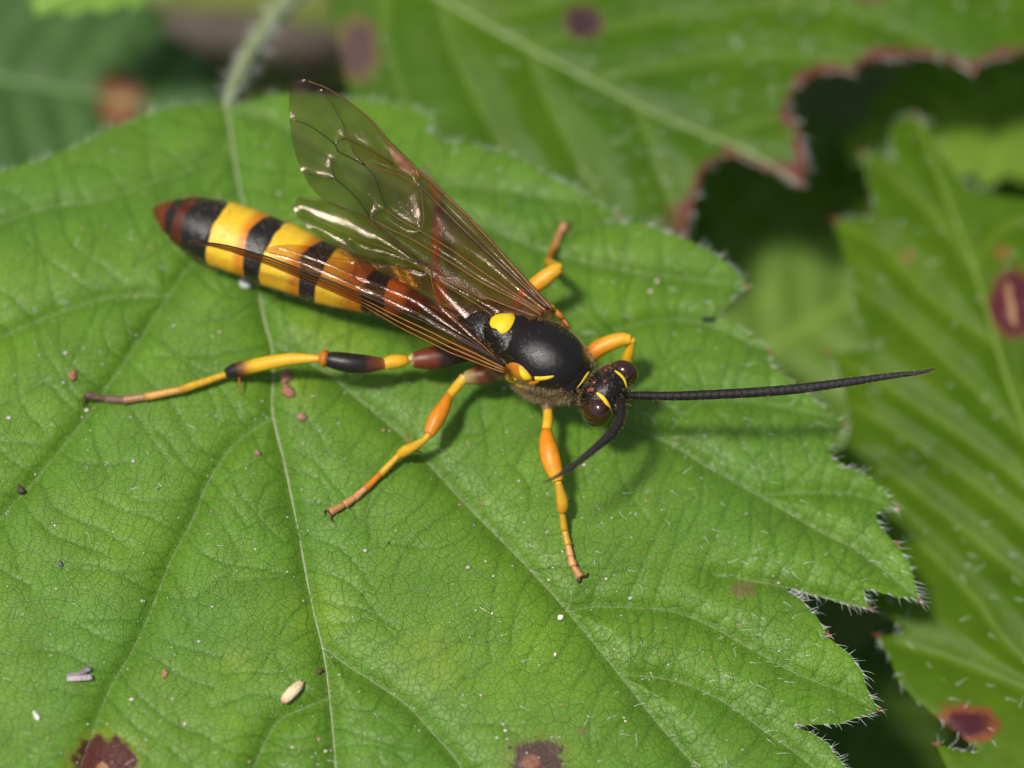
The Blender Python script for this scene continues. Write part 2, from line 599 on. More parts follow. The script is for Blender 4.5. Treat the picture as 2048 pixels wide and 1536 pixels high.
        D.append(np.stack([np.cos(az) * np.cos(el), np.sin(az) * np.cos(el), np.sin(el)], 1))
        L.append(r.uniform(*length, len(u))); K.append(r.normal(0, 0.25, len(u)))
        # margin
        Q = np.vstack([self.P, self.P[:1]])
        seg = np.diff(Q, axis=0); ln = np.hypot(seg[:, 0], seg[:, 1])
        w = ln.copy()
        mid = (Q[:-1] + Q[1:]) / 2
        w[(mid[:, 0] < -50) | (mid[:, 0] > 2100) | (mid[:, 1] < -50) | (mid[:, 1] > 1590)] = 0
        if edge_arc is not None:
            w = w * edge_arc(mid[:, 0], mid[:, 1])
        if n_edge and w.sum() > 0:
            k = r.choice(len(seg), n_edge, p=w / w.sum())
            t = r.random(n_edge)[:, None]
            p = Q[k] + seg[k] * t
            area = 0.5 * np.sum(Q[:-1, 0] * Q[1:, 1] - Q[1:, 0] * Q[:-1, 1])
            nrm = np.stack([seg[k][:, 1], -seg[k][:, 0]], 1) / ln[k][:, None] * np.sign(area)
            pin = p - nrm * 2.0
            B.append(pts(pin[:, 0], pin[:, 1], self.h(pin[:, 0], pin[:, 1]) - 0.02))
            tang = seg[k] / ln[k][:, None]
            sg = np.where(tang[:, 0] + 0.3 * tang[:, 1] > 0, 1.0, -1.0)[:, None]
            d = nrm * r.uniform(0.2, 1.0, (n_edge, 1)) + tang * sg * r.uniform(0.2, 1.0, (n_edge, 1))
            d3 = np.stack([d[:, 0], -d[:, 1], r.normal(0.25, 0.3, n_edge)], 1)
            d3 /= np.linalg.norm(d3, axis=1)[:, None]
            D.append(d3); L.append(r.uniform(length[0], length[1] * 0.95, n_edge)); K.append(r.normal(0, 0.3, n_edge))
        V, F = hair_mesh(np.vstack(B), np.vstack(D), np.concatenate(L), rad, np.concatenate(K))
        build("leaf_hairs", V, F, M_HAIR, self.root, kind="stuff")

def toothed(P, depth=5.0, seed=0, step=10.0):
    """turn a rough outline into a slightly uneven one (resampled, jittered); corners are kept"""
    r = np.random.default_rng(seed)
    P = np.asarray(P, float)
    out = []
    for a, b in zip(P, np.roll(P, -1, 0)):
        out.append(a)
        L = np.hypot(*(b - a))
        n = int(L // step)
        for k in range(1, n):
            t = k / n
            nn = np.array([b[1] - a[1], a[0] - b[0]]) / L
            out.append(a + (b - a) * t + nn * r.normal(0, 0.9))
    return np.array(out)

def mixc(c, d, w):
    w = np.clip(w, 0, 1)[:, None]
    return c * (1 - w) + np.asarray(d) * w

def blotch(U, V, cu, cv, ru, rv, seed, rough=0.35):
    """irregular spot: about 1 inside, falling to 0 at the rim"""
    a = np.hypot((U - cu) / ru, (V - cv) / rv)
    a = a + rough * (fbm(U / 18.0, V / 18.0, seed, 3) - 0.5) * 2
    return a

# ------------------------------------------------------------------ main leaf
main_outline = [(-640, 900), (-600, 700), (-480, 520), (-300, 420), (-120, 366), (0, 340), (60, 326), (130, 300), (220, 256), (300, 224), (360, 206),
    (420, 204), (452, 212), (480, 206), (540, 188), (600, 184), (680, 194), (760, 202), (820, 212), (862, 232), (868, 244), (852, 256), (880, 278), (930, 288),
    (1000, 300), (1060, 326), (1100, 350), (1150, 376), (1195, 404), (1240, 432), (1208, 444), (1290, 448), (1362, 474), (1420, 500),
    (1462, 530), (1482, 552), (1496, 572), (1470, 588), (1462, 604), (1432, 630), (1470, 648), (1500, 668), (1524, 686), (1541, 704), (1538, 722), (1553, 740),
    (1587, 762), (1621, 792), (1662, 826), (1691, 853), (1676, 868), (1656, 903), (1676, 925), (1724, 944), (1751, 965), (1782, 996),
    (1797, 1018), (1768, 1018), (1751, 1030), (1768, 1062), (1797, 1090), (1803, 1103), (1820, 1124), (1830, 1165), (1842, 1204), (1809, 1196), (1726, 1178),
    (1732, 1200), (1743, 1220), (1690, 1209), (1630, 1192), (1570, 1175), (1608, 1203), (1632, 1231), (1660, 1272), (1635, 1265), (1669, 1284), (1700, 1308), (1727, 1346),
    (1738, 1387), (1763, 1422), (1724, 1433), (1676, 1450), (1587, 1450), (1628, 1467), (1656, 1487), (1676, 1513), (1693, 1537),
    (1720, 1600), (1690, 1640), (1640, 1700), (1600, 1790), (1500, 1830), (1400, 1940), (1240, 1980), (1060, 2080), (880, 2120), (700, 2260), (540, 2120), (300, 2060), (60, 1960),
    (-120, 1840), (-300, 1700), (-480, 1480), (-600, 1240)]
midrib = [(455, 214), (464, 280), (478, 370), (495, 440), (514, 560), (530, 645), (545, 700), (546, 770), (546, 830), (572, 940), (598, 1070), (622, 1200), (648, 1310), (662, 1420), (672, 1540), (684, 1700), (690, 1900), (698, 2220)]
veins_main = [midrib,
    [(548, 692), (600, 715), (660, 752), (733, 812), (813, 880), (901, 976), (960, 1038), (1060, 1140), (1135, 1223), (1220, 1326), (1310, 1440), (1400, 1545), (1500, 1680), (1560, 1780)],
    [(642, 1290), (690, 1328), (745, 1363), (814, 1411), (865, 1465), (920, 1530), (1000, 1650), (1050, 1800), (1060, 2050)],
    [(516, 575), (620, 600), (760, 640), (920, 700), (1100, 780), (1240, 846), (1348, 892), (1416, 934), (1519, 992), (1638, 1062), (1724, 1107), (1838, 1198)],
    [(456, 222), (520, 232), (585, 262), (680, 320), (800, 380), (960, 450), (1100, 505), (1240, 540), (1380, 560), (1490, 572)],
    [(546, 835), (478, 880), (444, 920), (410, 978), (386, 1038), (342, 1120), (301, 1223), (263, 1305), (219, 1380), (185, 1465), (150, 1560), (60, 1760)],
    [(492, 425), (440, 480), (369, 544), (335, 596), (290, 664), (239, 739), (185, 818), (137, 879), (75, 955), (14, 1023), (-80, 1130), (-300, 1400)],
    [(466, 290), (400, 330), (300, 368), (200, 400), (80, 420), (-60, 470), (-300, 560)],
    [(662, 1395), (600, 1420), (560, 1440), (533, 1479), (505, 1540), (440, 1680), (380, 1900)],
    # branches of the laterals
    [(338, 594), (270, 592), (205, 599), (120, 626), (60, 650), (0, 676), (-80, 720)],
    [(1135, 1223), (1190, 1214), (1270, 1216), (1343, 1223), (1416, 1250), (1519, 1308), (1604, 1353), (1690, 1385), (1754, 1420)],
    [(1320, 880), (1400, 806), (1478, 801), (1587, 818), (1673, 838)],
    [(1060, 492), (1120, 470), (1180, 448), (1230, 434)],
    [(820, 388), (900, 372), (1000, 380), (1100, 396), (1180, 410)],
    [(1240, 1350), (1340, 1360), (1440, 1400), (1540, 1470), (1620, 1530), (1700, 1620)],
    [(1230, 660), (1330, 640), (1430, 655), (1530, 700)],
    [(1519, 992), (1600, 985), (1700, 988), (1790, 1014)],
    [(1430, 1150), (1520, 1165), (1620, 1185), (1738, 1216)]]
vr_main = [(0.046, 0.006)] + [(0.011, 0.008)] * 8 + [(0.008, 0.005)] * 9

def make_tertiary(veins, outline, seed, spacing=62.0, frame=(-80, -80, 2130, 1620)):
    r = np.random.default_rng(seed)
    main = [catmull(v, 10.0) for v in veins]
    allp = np.vstack(main); own = np.concatenate([np.full(len(m), i) for i, m in enumerate(main)])
    P = np.asarray(outline, float)
    out = []
    def walk(p, d, owner, maxlen):
        path = [p.copy()]
        turn = r.normal(0, 0.02)
        L = 0
        while L < maxlen:
            turn = turn * 0.85 + r.normal(0, 0.035)
            c, s = math.cos(turn), math.sin(turn)
            d = np.array([c * d[0] - s * d[1], s * d[0] + c * d[1]])
            p = p + d * 9
            L += 9
            if not (frame[0] < p[0] < frame[2] and frame[1] < p[1] < frame[3]):
                break
            dd = np.hypot(allp[:, 0] - p[0], allp[:, 1] - p[1])
            dd[own == owner] = 1e9
            path.append(p.copy())
            k = dd.argmin()
            if dd[k] < 9:
                path.append(allp[k]); break
        return np.array(path)
    for i, m in enumerate(main):
        s = r.uniform(10, spacing)
        acc = 0.0
        for a, b in zip(m[:-1], m[1:]):
            L = np.hypot(*(b - a)); acc += L
            if acc > s and -60 < a[0] < 2100 and -60 < a[1] < 1600:
                acc = 0; s = spacing * r.uniform(0.6, 1.35)
                t = (b - a) / L
                for sd in (-1, 1):
                    ang = sd * r.uniform(1.1, 1.55)
                    d = np.array([math.cos(ang) * t[0] - math.sin(ang) * t[1], math.sin(ang) * t[0] + math.cos(ang) * t[1]])
                    w = walk(a.copy(), d, i, r.uniform(90, 240))
                    if len(w) > 3:
                        out.append(w)
    keep = []
    for w in out:
        ins = in_poly(w[:, 0], w[:, 1], P)
        n = len(w) if ins.all() else int(np.argmin(ins))
        if n > 3:
            keep.append(w[:n])
    # finer branches between them
    fine = []
    for w in keep:
        for k in range(4, len(w) - 2, 4):
            t = w[k + 1] - w[k]; t /= np.hypot(*t) + 1e-9
            sd = r.choice([-1, 1]); ang = sd * r.uniform(0.9, 1.5)
            d = np.array([math.cos(ang) * t[0] - math.sin(ang) * t[1], math.sin(ang) * t[0] + math.cos(ang) * t[1]])
            f = walk(w[k].copy(), d, -1, r.uniform(36, 80))
            if len(f) > 2:
                fine.append(f)
    return keep, fine

t_keep, t_fine = make_tertiary(veins_main, main_outline, 21)

def hb_main(U, V):
    a = np.clip((U - 900) / 900.0, 0, 2)
    b = np.clip((540 - V) / 300.0, 0, 2)
    c = np.clip((200 - U) / 900.0, 0, 2)
    e = np.clip((V - 1400) / 800, 0, 2)
    return -0.18 + 0.42 * np.clip((800 - U) / 800.0, -0.7, 1.4) - 0.55 * a ** 2 - 0.72 * b ** 1.6 - 0.5 * c ** 2 - 0.4 * e ** 2

def col_main(U, V, dv, dt, de):
    n = fbm(U / 210.0, V / 210.0, 41, 4)
    c = np.tile(np.array([0.112, 0.232, 0.020]), (len(U), 1))
    c = mixc(c, (0.150, 0.290, 0.016), (n - 0.50) * 3.2 * 0.6)               # yellower patches
    c = mixc(c, (0.088, 0.215, 0.028), (0.46 - n) * 3.0 * 0.6)
    for (cu, cv, r0) in ((640, 660, 70), (640, 1225, 60), (600, 770, 50), (860, 1330, 90), (700, 700, 60), (470, 1330, 45)):
        a = blotch(U, V, cu, cv, r0, r0, 51, 0.5)
        c = mixc(c, (0.22, 0.33, 0.028), np.clip(1.1 - a, 0, 1) * 0.55)
    c = mixc(c, (0.050, 0.135, 0.008), np.exp(-(dt / 3.4) ** 2) * 0.50)
    c = mixc(c, (0.075, 0.175, 0.008), np.exp(-(dv / 18.0) ** 2) * 0.50)
    c = mixc(c, (0.18, 0.27, 0.07), np.exp(-(dv / 3.0) ** 2) * 0.25)
    # leaf spots
    a = blotch(U, V, 208, 1528, 66, 62, 61, 0.30)
    c = mixc(c, (0.19, 0.22, 0.02), np.clip((1.30 - a) * 3, 0, 0.6)); c = mixc(c, (0.078, 0.012, 0.016), np.clip((1.02 - a) * 6, 0, 0.95))
    c = mixc(c, (0.42, 0.20, 0.07), np.clip((0.22 - np.hypot((U - 205) / 66, (V - 1538) / 62)) * 12, 0, 1))
    a = blotch(U, V, 1072, 1528, 58, 50, 63, 0.32)
    c = mixc(c, (0.16, 0.20, 0.03), np.clip((1.5 - a) * 2, 0, 0.5)); c = mixc(c, (0.085, 0.034, 0.040), np.clip((1.05 - a) * 5, 0, 0.9))
    c = mixc(c, (0.30, 0.13, 0.08), np.clip((0.35 - np.hypot((U - 1062) / 58, (V - 1524) / 50)) * 8, 0, 0.8))
    a = blotch(U, V, 1485, 1180, 26, 20, 65, 0.6)
    c = mixc(c, (0.19, 0.13, 0.06), np.clip((1.0 - a) * 2.2, 0, 0.75))
    for (cu, cv, r0) in ((1165, 1462, 8), (960, 1010, 6), (1870, 1180, 10)):
        c = mixc(c, (0.20, 0.10, 0.05), np.clip(1.2 - np.hypot(U - cu, V - cv) / r0, 0, 0.6))
    return c

main = Leaf("bramble_leaf", toothed(main_outline, seed=1), veins_main, hb_main, col_main, M_LEAF, 3.0,
    "broad green toothed leaf carrying the wasp, its midrib running under the abdomen", "toothed bramble leaves",
    bulge=0.30, vw=27.0, tert=t_keep, tert_amp=0.024, base_uv=(455, 214), veinr=vr_main, veincol=(0.20, 0.245, 0.12), seed=71)
main.tips([(1240, 432, 1, .25), (1496, 572, 1, .15), (1541, 704, .7, .7), (1691, 853, .8, .5), (1797, 1018, .6, .7), (1797, 1090, .5, .7), (1842, 1204, .5, .8),
    (1743, 1220, .6, .8), (1660, 1272, .7, .7), (1763, 1422, 1, .2)])
main.hairs(300, 520, seed=4, length=(0.07, 0.30), rad=0.0036, region=lambda u, v: np.clip(0.10 + 0.5 * (u > 1150) + 0.4 * (u > 1450), 0, 1),
    edge_arc=lambda u, v: np.where(u > 820, 1.0, 0.55))

# petiole of the main leaf, joining the cane beyond the frame
CANE_A = [Vector((-5.2, 26, -14.4)), Vector((-4.6, 19.5, -9.5)), Vector((-4.0, 14.2, -4.2)), Vector((-3.4, 12.0, -0.5)), Vector((-2.6, 11.2, 3.0))]
pp = [main.on(455, 222, 0.0), pt(456, 200, main.h1(455, 210) - 0.08), pt(474, 160, -1.35), pt(500, 108, -2.0), pt(535, 55, -2.7), pt(580, 0, -3.4), pt(630, -60, -3.9), Vector((-4.0, 13.6, -3.7))]
pp = catmull(np.array(pp), 0.06)
pr_ = np.interp(np.linspace(0, 1, len(pp)), [0, 0.06, 0.14, 0.3, 0.6, 1], [0.05, 0.10, 0.15, 0.19, 0.23, 0.26])
tv, tf, _ = tube(pp, pr_, 14)
build("petiole", tv, tf, M_STALK, main.root)
rr = np.random.default_rng(5)
k = rr.integers(4, len(pp) - 25, 260)
d = rr.normal(0, 1, (260, 3)); d /= np.linalg.norm(d, axis=1)[:, None]
hv, hf = hair_mesh(pp[k] + d * pr_[k][:, None] * 0.9, d, rr.uniform(0.12, 0.4, 260), 0.008, rr.normal(0, 0.3, 260))
build("petiole_hairs", hv, hf, M_HAIR, main.root, kind="stuff")

# ------------------------------------------------------------------ upper leaf
up_outline = [(640, -330), (655, -160), (668, -20), (672, 60), (684, 120), (700, 190), (730, 260), (790, 320), (860, 380), (960, 430), (1080, 470), (1200, 480), (1290, 470),
    (1340, 462), (1366, 474), (1382, 430), (1394, 380), (1402, 350), (1424, 326), (1452, 312), (1490, 318), (1520, 334), (1560, 352), (1602, 370), (1614, 336), (1606, 280), (1590, 240), (1574, 222),
    (1580, 196), (1600, 168), (1630, 150), (1676, 142), (1712, 150), (1716, 128), (1760, 118), (1830, 112), (1890, 118), (1920, 132), (1945, 144), (1965, 126), (2000, 116), (2060, 104), (2120, 120), (2150, 96), (2240, 60),
    (2360, -60), (2420, -240), (2300, -420), (2000, -560), (1600, -620), (1200, -600), (900, -500), (740, -420)]
up_veins = [[(690, -130), (780, -66), (880, -4), (1050, 92), (1180, 160), (1300, 222), (1420, 272), (1500, 306), (1598, 366)],
    [(880, 0), (905, 90), (945, 180), (990, 270), (1040, 350), (1100, 460)],
    [(1270, 208), (1290, 260), (1318, 330), (1340, 400), (1366, 470)],
    [(780, -60), (770, 40), (790, 140), (830, 260)],
    [(1060, 98), (1090, 190), (1140, 290), (1200, 400)],
    [(960, 44), (1120, 0), (1300, -60), (1600, -200)],
    [(1180, 160), (1330, 130), (1480, 110), (1640, 120), (1710, 142)],
    [(1050, 92), (1240, 50), (1450, 20), (1700, 20), (1940, 140)],
    [(1420, 272), (1500, 250), (1570, 228)]]
def hb_up(U, V):
    return -2.95 - 0.9 * np.clip((950 - U) / 350.0, 0, 1.5) ** 1.5 - 0.6 * np.clip((U - 1500) / 600, 0, 2) ** 2 + 0.5 * np.clip((300 - V) / 500, -0.5, 1.5) - 0.5 * np.clip((V - 250) / 250, 0, 1) ** 2
def col_up(U, V, dv, dt, de):
    n = fbm(U / 190.0, V / 190.0, 141, 4)
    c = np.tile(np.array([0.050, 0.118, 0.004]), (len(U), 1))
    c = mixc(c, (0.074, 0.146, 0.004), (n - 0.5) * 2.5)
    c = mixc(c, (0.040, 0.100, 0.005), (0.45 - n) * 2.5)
    c = mixc(c, (0.15, 0.23, 0.04), np.exp(-(dv / 9.0) ** 2) * 0.35)
    w = np.clip((U - 1310) / 60, 0, 1)
    rim = (6 + 34 * fbm(U / 26.0, V / 26.0, 143, 3) ** 1.4) * (1 + 1.1 * np.exp(-(np.hypot(U - 1600, V - 340) / 60) ** 2) + 1.2 * np.exp(-(np.hypot(U - 1370, V - 440) / 50) ** 2))
    c = mixc(c, (0.135, 0.036, 0.030), w * np.clip((rim - de) / 9, 0, 1) * 0.95)
    a = blotch(U, V, 716, 100, 42, 66, 145, 0.22)
    c = mixc(c, (0.15, 0.10, 0.04), np.clip((1.2 - a) * 4, 0, 0.8)); c = mixc(c, (0.085, 0.045, 0.052), np.clip((0.85 - a) * 4, 0, 0.9))
    a = blotch(U, V, 1166, 44, 40, 34, 147, 0.15)
    c = mixc(c, (0.11, 0.07, 0.03), np.clip((1.15 - a) * 5, 0, 0.9)); c = mixc(c, (0.040, 0.018, 0.025), np.clip((0.9 - a) * 5, 0, 0.95))
    a = blotch(U, V, 1742, -4, 34, 10, 148, 0.2)
    c = mixc(c, (0.14, 0.04, 0.03), np.clip((1.0 - a) * 4, 0, 0.9))
    return c
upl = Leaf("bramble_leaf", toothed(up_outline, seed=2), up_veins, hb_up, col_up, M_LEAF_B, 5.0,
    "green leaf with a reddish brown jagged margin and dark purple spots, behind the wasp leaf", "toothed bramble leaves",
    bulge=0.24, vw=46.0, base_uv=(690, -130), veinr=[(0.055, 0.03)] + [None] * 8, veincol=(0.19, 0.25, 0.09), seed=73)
upl.tips([(1366, 474, .2, 1), (1602, 370, .8, .5), (1945, 144, .6, .8)], 1.3)
upl.hairs(170, 90, seed=14, length=(0.14, 0.30), rad=0.006, edge_arc=lambda u, v: np.where((u > 1330) & (v > 60), 1.0, 0.02), region=lambda u, v: np.where(u > 1150, 1.0, 0.25))
p2 = catmull(np.array([upl.on(692, -128), pt(640, -160, -3.2), Vector((-4.1, 14.0, -4.1))]), 0.3)
tv, tf, _ = tube(p2, np.linspace(0.10, 0.2, len(p2)), 12)
build("petiole", tv, tf, M_STALK, upl.root)

# ------------------------------------------------------------------ right leaf
rt_outline = [(1832, 228), (1802, 236), (1778, 262), (1786, 308), (1766, 314), (1722, 304), (1732, 350), (1746, 400), (1752, 436), (1720, 436), (1667, 440), (1680, 480), (1692, 530), (1712, 572), (1700, 590), (1718, 636), (1742, 690),
    (1720, 700), (1652, 702), (1672, 730), (1690, 790), (1700, 850), (1690, 890), (1640, 930), (1650, 1010), (1672, 1080), (1700, 1150), (1758, 1222), (1812, 1262), (1790, 1268), (1750, 1270),
    (1775, 1308), (1792, 1353), (1826, 1397), (1878, 1438), (1930, 1480), (1956, 1502), (1920, 1500), (1870, 1488), (1890, 1530), (1930, 1600), (2010, 1680), (2140, 1740), (2300, 1700), (2480, 1560), (2560, 1300), (2540, 1000), (2460, 760), (2340, 600), (2200, 480), (2100, 410),
    (2048, 398), (1990, 390), (1930, 370), (1905, 344), (1884, 310), (1866, 268)]
rt_veins = [[(2330, 1560), (2200, 1280), (2110, 1020), (2031, 807), (1997, 705), (1980, 637), (1946, 534), (1892, 390), (1838, 240)],
    [(1950, 545), (1880, 450), (1800, 370), (1728, 310)], [(1990, 690), (1853, 590), (1770, 500), (1674, 444)], [(2060, 890), (1930, 760), (1800, 640), (1715, 575)],
    [(2110, 1020), (1960, 900), (1800, 790), (1662, 706)], [(2150, 1150), (2000, 1010), (1850, 900), (1690, 800)], [(2200, 1280), (2048, 1160), (1900, 1040), (1760, 930)], [(2250, 1390), (2048, 1318), (1940, 1190), (1800, 1050), (1690, 960)],
    [(2290, 1470), (2100, 1400), (1930, 1330), (1756, 1272)], [(1946, 534), (1990, 470), (2060, 430)], [(2031, 807), (2110, 680), (2200, 540)]]
def hb_rt(U, V):
    return -3.6 + 0.3 * np.sin((U - 1800) / 260.0) + 0.25 * np.clip((V - 800) / 600, -1, 1.5) - 0.5 * np.clip((450 - V) / 250, 0, 1) ** 2 - 0.6 * np.clip((1760 - U) / 120, 0, 1.5) ** 2
def col_rt(U, V, dv, dt, de):
    n = fbm(U / 170.0, V / 170.0, 241, 4)
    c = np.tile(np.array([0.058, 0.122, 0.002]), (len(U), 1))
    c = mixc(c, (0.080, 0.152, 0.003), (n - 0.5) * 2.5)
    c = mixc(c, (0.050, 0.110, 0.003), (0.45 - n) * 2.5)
    c = mixc(c, (0.15, 0.23, 0.02), np.exp(-(dv / 9.0) ** 2) * 0.30)
    a = blotch(U, V, 2028, 608, 52, 68, 245, 0.18)
    c = mixc(c, (0.13, 0.05, 0.02), np.clip((1.12 - a) * 5, 0, 0.85)); c = mixc(c, (0.075, 0.010, 0.018), np.clip((0.95 - a) * 6, 0, 0.95))
    q = 0.12 + np.hypot((U - 2022 - (V - 608) * 0.16) / 9, (V - 606) / 50) + 0.8 * (fbm(U / 9.0, V / 9.0, 246, 2) - 0.5)
    c = mixc(c, (0.36, 0.20, 0.10), np.clip((1 - q) * 3, 0, 0.95))
    a = blotch(U, V, 1930, 1446, 66, 40, 247, 0.3)
    c = mixc(c, (0.20, 0.05, 0.02), np.clip((1.15 - a) * 3, 0, 0.9)); c = mixc(c, (0.05, 0.008, 0.016), np.clip((0.75 - a) * 4, 0, 0.95))
    for (cu, cv, r0) in ((1812, 516, 13), (2005, 505, 20), (1820, 505, 9)):
        c = mixc(c, (0.20, 0.09, 0.03), np.clip(1.2 - np.hypot(U - cu, V - cv) / r0, 0, 0.7))
    return c
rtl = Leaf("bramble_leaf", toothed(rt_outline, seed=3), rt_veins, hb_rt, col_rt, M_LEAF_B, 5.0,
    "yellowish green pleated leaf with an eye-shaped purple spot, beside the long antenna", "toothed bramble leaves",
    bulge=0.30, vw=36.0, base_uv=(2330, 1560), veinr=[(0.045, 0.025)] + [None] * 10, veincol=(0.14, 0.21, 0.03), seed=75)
rtl.tips([(1722, 304, -1, -.3), (1667, 440, -1, -.1), (1652, 702, -1, -.1), (1750, 1270, -1, -.2), (1870, 1488, -1, -.2), (1832, 228, 0, -1)], 1.2)
rtl.hairs(110, 150, seed=24, length=(0.14, 0.28), rad=0.0055, edge_arc=lambda u, v: np.where(u < 1960, 1.0, 0.1))
CANE_B = [Vector((19, -5, -14.4)), Vector((18, -6.5, -9)), Vector((17.2, -8.6, -4.0)), Vector((17.6, -9.6, 0.0))]
p3 = catmull(np.array([rtl.on(2325, 1552), pt(2420, 1690, -3.4), Vector((17.2, -8.6, -4.0))]), 0.3)
tv, tf, _ = tube(p3, np.linspace(0.10, 0.2, len(p3)), 12)
build("petiole", tv, tf, M_STALK, rtl.root)

# ------------------------------------------------------------------ canes that carry the leaves (just beyond the frame)
def cane(P, r0, label, seed):
    Pc = catmull(np.array(P), 0.5)
    tv, tf, _ = tube(Pc, np.linspace(r0, r0 * 0.7, len(Pc)), 14)
    o = root("bramble_cane", Vector(P[0]), label=label, category="stem", group="bramble canes rising from the soil")
    build("cane", tv, tf, M_CANE, o)
    r = np.random.default_rng(seed)
    for k in r.integers(2, len(Pc) - 2, 14):
        d = Vector(r.normal(0, 1, 3)); d.z = -abs(d.z) * 0.3; d.normalize()
        b = Vector(Pc[k])
        tv, tf, _ = tube([b, b + d * (r0 + 0.15), b + d * (r0 + 0.45) + Vector((0, 0, -0.12))], [0.14, 0.07, 0.01], 7)
        build("thorn", tv, tf, M_CANE, o)
cane(CANE_A, 0.42, "brown thorny cane that carries the leaf stalk of the wasp leaf", 31)
cane(CANE_B, 0.38, "brown thorny cane that carries the yellowish pleated leaf", 32)

# ------------------------------------------------------------------ lower leaves, far out of focus
def simple_leaf(name, base, tip, width, h0, h1, colr, label, seed, teeth=9, spot=None, fold=0.25, mat=None, step=12.0, group="leaves low in the undergrowth", droop=0.8):
    r = np.random.default_rng(seed)
    base = np.array(base, float); tip = np.array(tip, float)
    ax = tip - base; L = np.hypot(*ax); ax /= L
    nm = np.array([-ax[1], ax[0]])
    def side(sg):
        out = []
        for k in range(teeth):
            t0 = (k + 0.15) / teeth; t1 = (k + 0.95) / teeth
            prof = lambda t: width * (math.sin(math.pi * min(1, t ** 0.75)) ** 0.8) * 0.5
            out.append(base + ax * L * t0 + nm * sg * prof(t0) * 0.92)
            out.append(base + ax * L * (t1 + 0.03) + nm * sg * (prof(t1) + 14 * r.uniform(0.6, 1.3)))
        return out
    P = [base] + side(1) + [tip] + side(-1)[::-1]
    mid = [base, base * 0.66 + tip * 0.34 + nm * 8, base * 0.33 + tip * 0.67 - nm * 6, tip]
    veins = [mid]
    for k in range(1, teeth):
        t = k / teeth * 0.9
        for sg in (-1, 1):
            a = base + ax * L * t
            b = base + ax * L * min(1, t + 0.16) + nm * sg * width * 0.42
            veins.append([a, (a + b) / 2 - ax * 8, b])
    def hb(U, V):
        s = ((U - base[0]) * ax[0] + (V - base[1]) * ax[1]) / L
        w = ((U - base[0]) * nm[0] + (V - base[1]) * nm[1]) / width
        return h0 + (h1 - h0) * s - droop * np.clip(s, 0, 2) ** 2 + fold * 2.5 * np.abs(w)
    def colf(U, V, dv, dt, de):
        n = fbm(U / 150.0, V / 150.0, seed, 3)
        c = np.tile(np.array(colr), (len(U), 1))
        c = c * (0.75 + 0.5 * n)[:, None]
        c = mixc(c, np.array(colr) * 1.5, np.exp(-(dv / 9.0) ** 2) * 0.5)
        if spot:
            a = blotch(U, V, spot[0], spot[1], spot[2], spot[3], seed, 0.2)
            c = mixc(c, (0.16, 0.06, 0.03), np.clip((1.15 - a) * 4, 0, 0.95)); c = mixc(c, (0.30, 0.14, 0.06), np.clip((0.70 - a) * 4, 0, 0.85))
        return c
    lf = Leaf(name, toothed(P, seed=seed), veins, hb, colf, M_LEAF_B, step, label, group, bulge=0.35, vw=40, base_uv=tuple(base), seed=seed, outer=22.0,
              veinr=[(0.07, 0.04)] + [None] * (len(veins) - 1), veincol=tuple(np.array(colr) * 1.8))
    b = lf.on(base[0], base[1])
    P4 = catmull(np.array([b, b + Vector((-ax[0] * 0.8, ax[1] * 0.8, -1.2)), Vector((b.x - ax[0] * 1.6, b.y + ax[1] * 1.6, -14.3))]), 0.5)
    tv, tf, _ = tube(P4, np.linspace(0.09, 0.2, len(P4)), 10)
    build("petiole", tv, tf, M_STALK, lf.root)
    return lf
simple_leaf("undergrowth_leaf", (-420, 60), (470, 260), 620, -6.6, -7.0, (0.055, 0.115, 0.032), "dull green blurred leaf with an orange brown spot, behind the leaf stalk base", 301, spot=(240, 200, 46, 54), droop=0.5)
simple_leaf("undergrowth_leaf", (560, -210), (72, 14), 190, -2.6, -2.9, (0.13, 0.24, 0.035), "bright green pointed leaf tip crossing in front of the dull spotted leaf", 302, droop=0.2)
simple_leaf("undergrowth_leaf", (1080, 980), (1840, 520), 640, -8.6, -8.4, (0.115, 0.195, 0.030), "mid green blurred leaf low behind the notch of the wasp leaf", 303)
simple_leaf("undergrowth_leaf", (2350, 60), (1700, 300), 380, -6.6, -7.2, (0.115, 0.20, 0.020), "bright green blurred leaf low beyond the tip of the pleated leaf", 304)
simple_leaf("undergrowth_leaf", (2500, -330), (1900, 60), 340, -5.6, -6.2, (0.14, 0.19, 0.06), "pale grey green leaf low behind the red margined leaf", 305)
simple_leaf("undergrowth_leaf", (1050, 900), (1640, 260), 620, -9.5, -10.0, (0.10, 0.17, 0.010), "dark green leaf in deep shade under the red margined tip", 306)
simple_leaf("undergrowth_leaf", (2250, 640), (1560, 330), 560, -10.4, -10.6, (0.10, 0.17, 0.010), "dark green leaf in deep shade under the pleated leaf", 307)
simple_leaf("undergrowth_leaf", (1500, 1800), (1880, 1250), 420, -9.0, -9.6, (0.05, 0.09, 0.012), "dark green leaf in deep shade between the wasp leaf and the pleated leaf", 308)

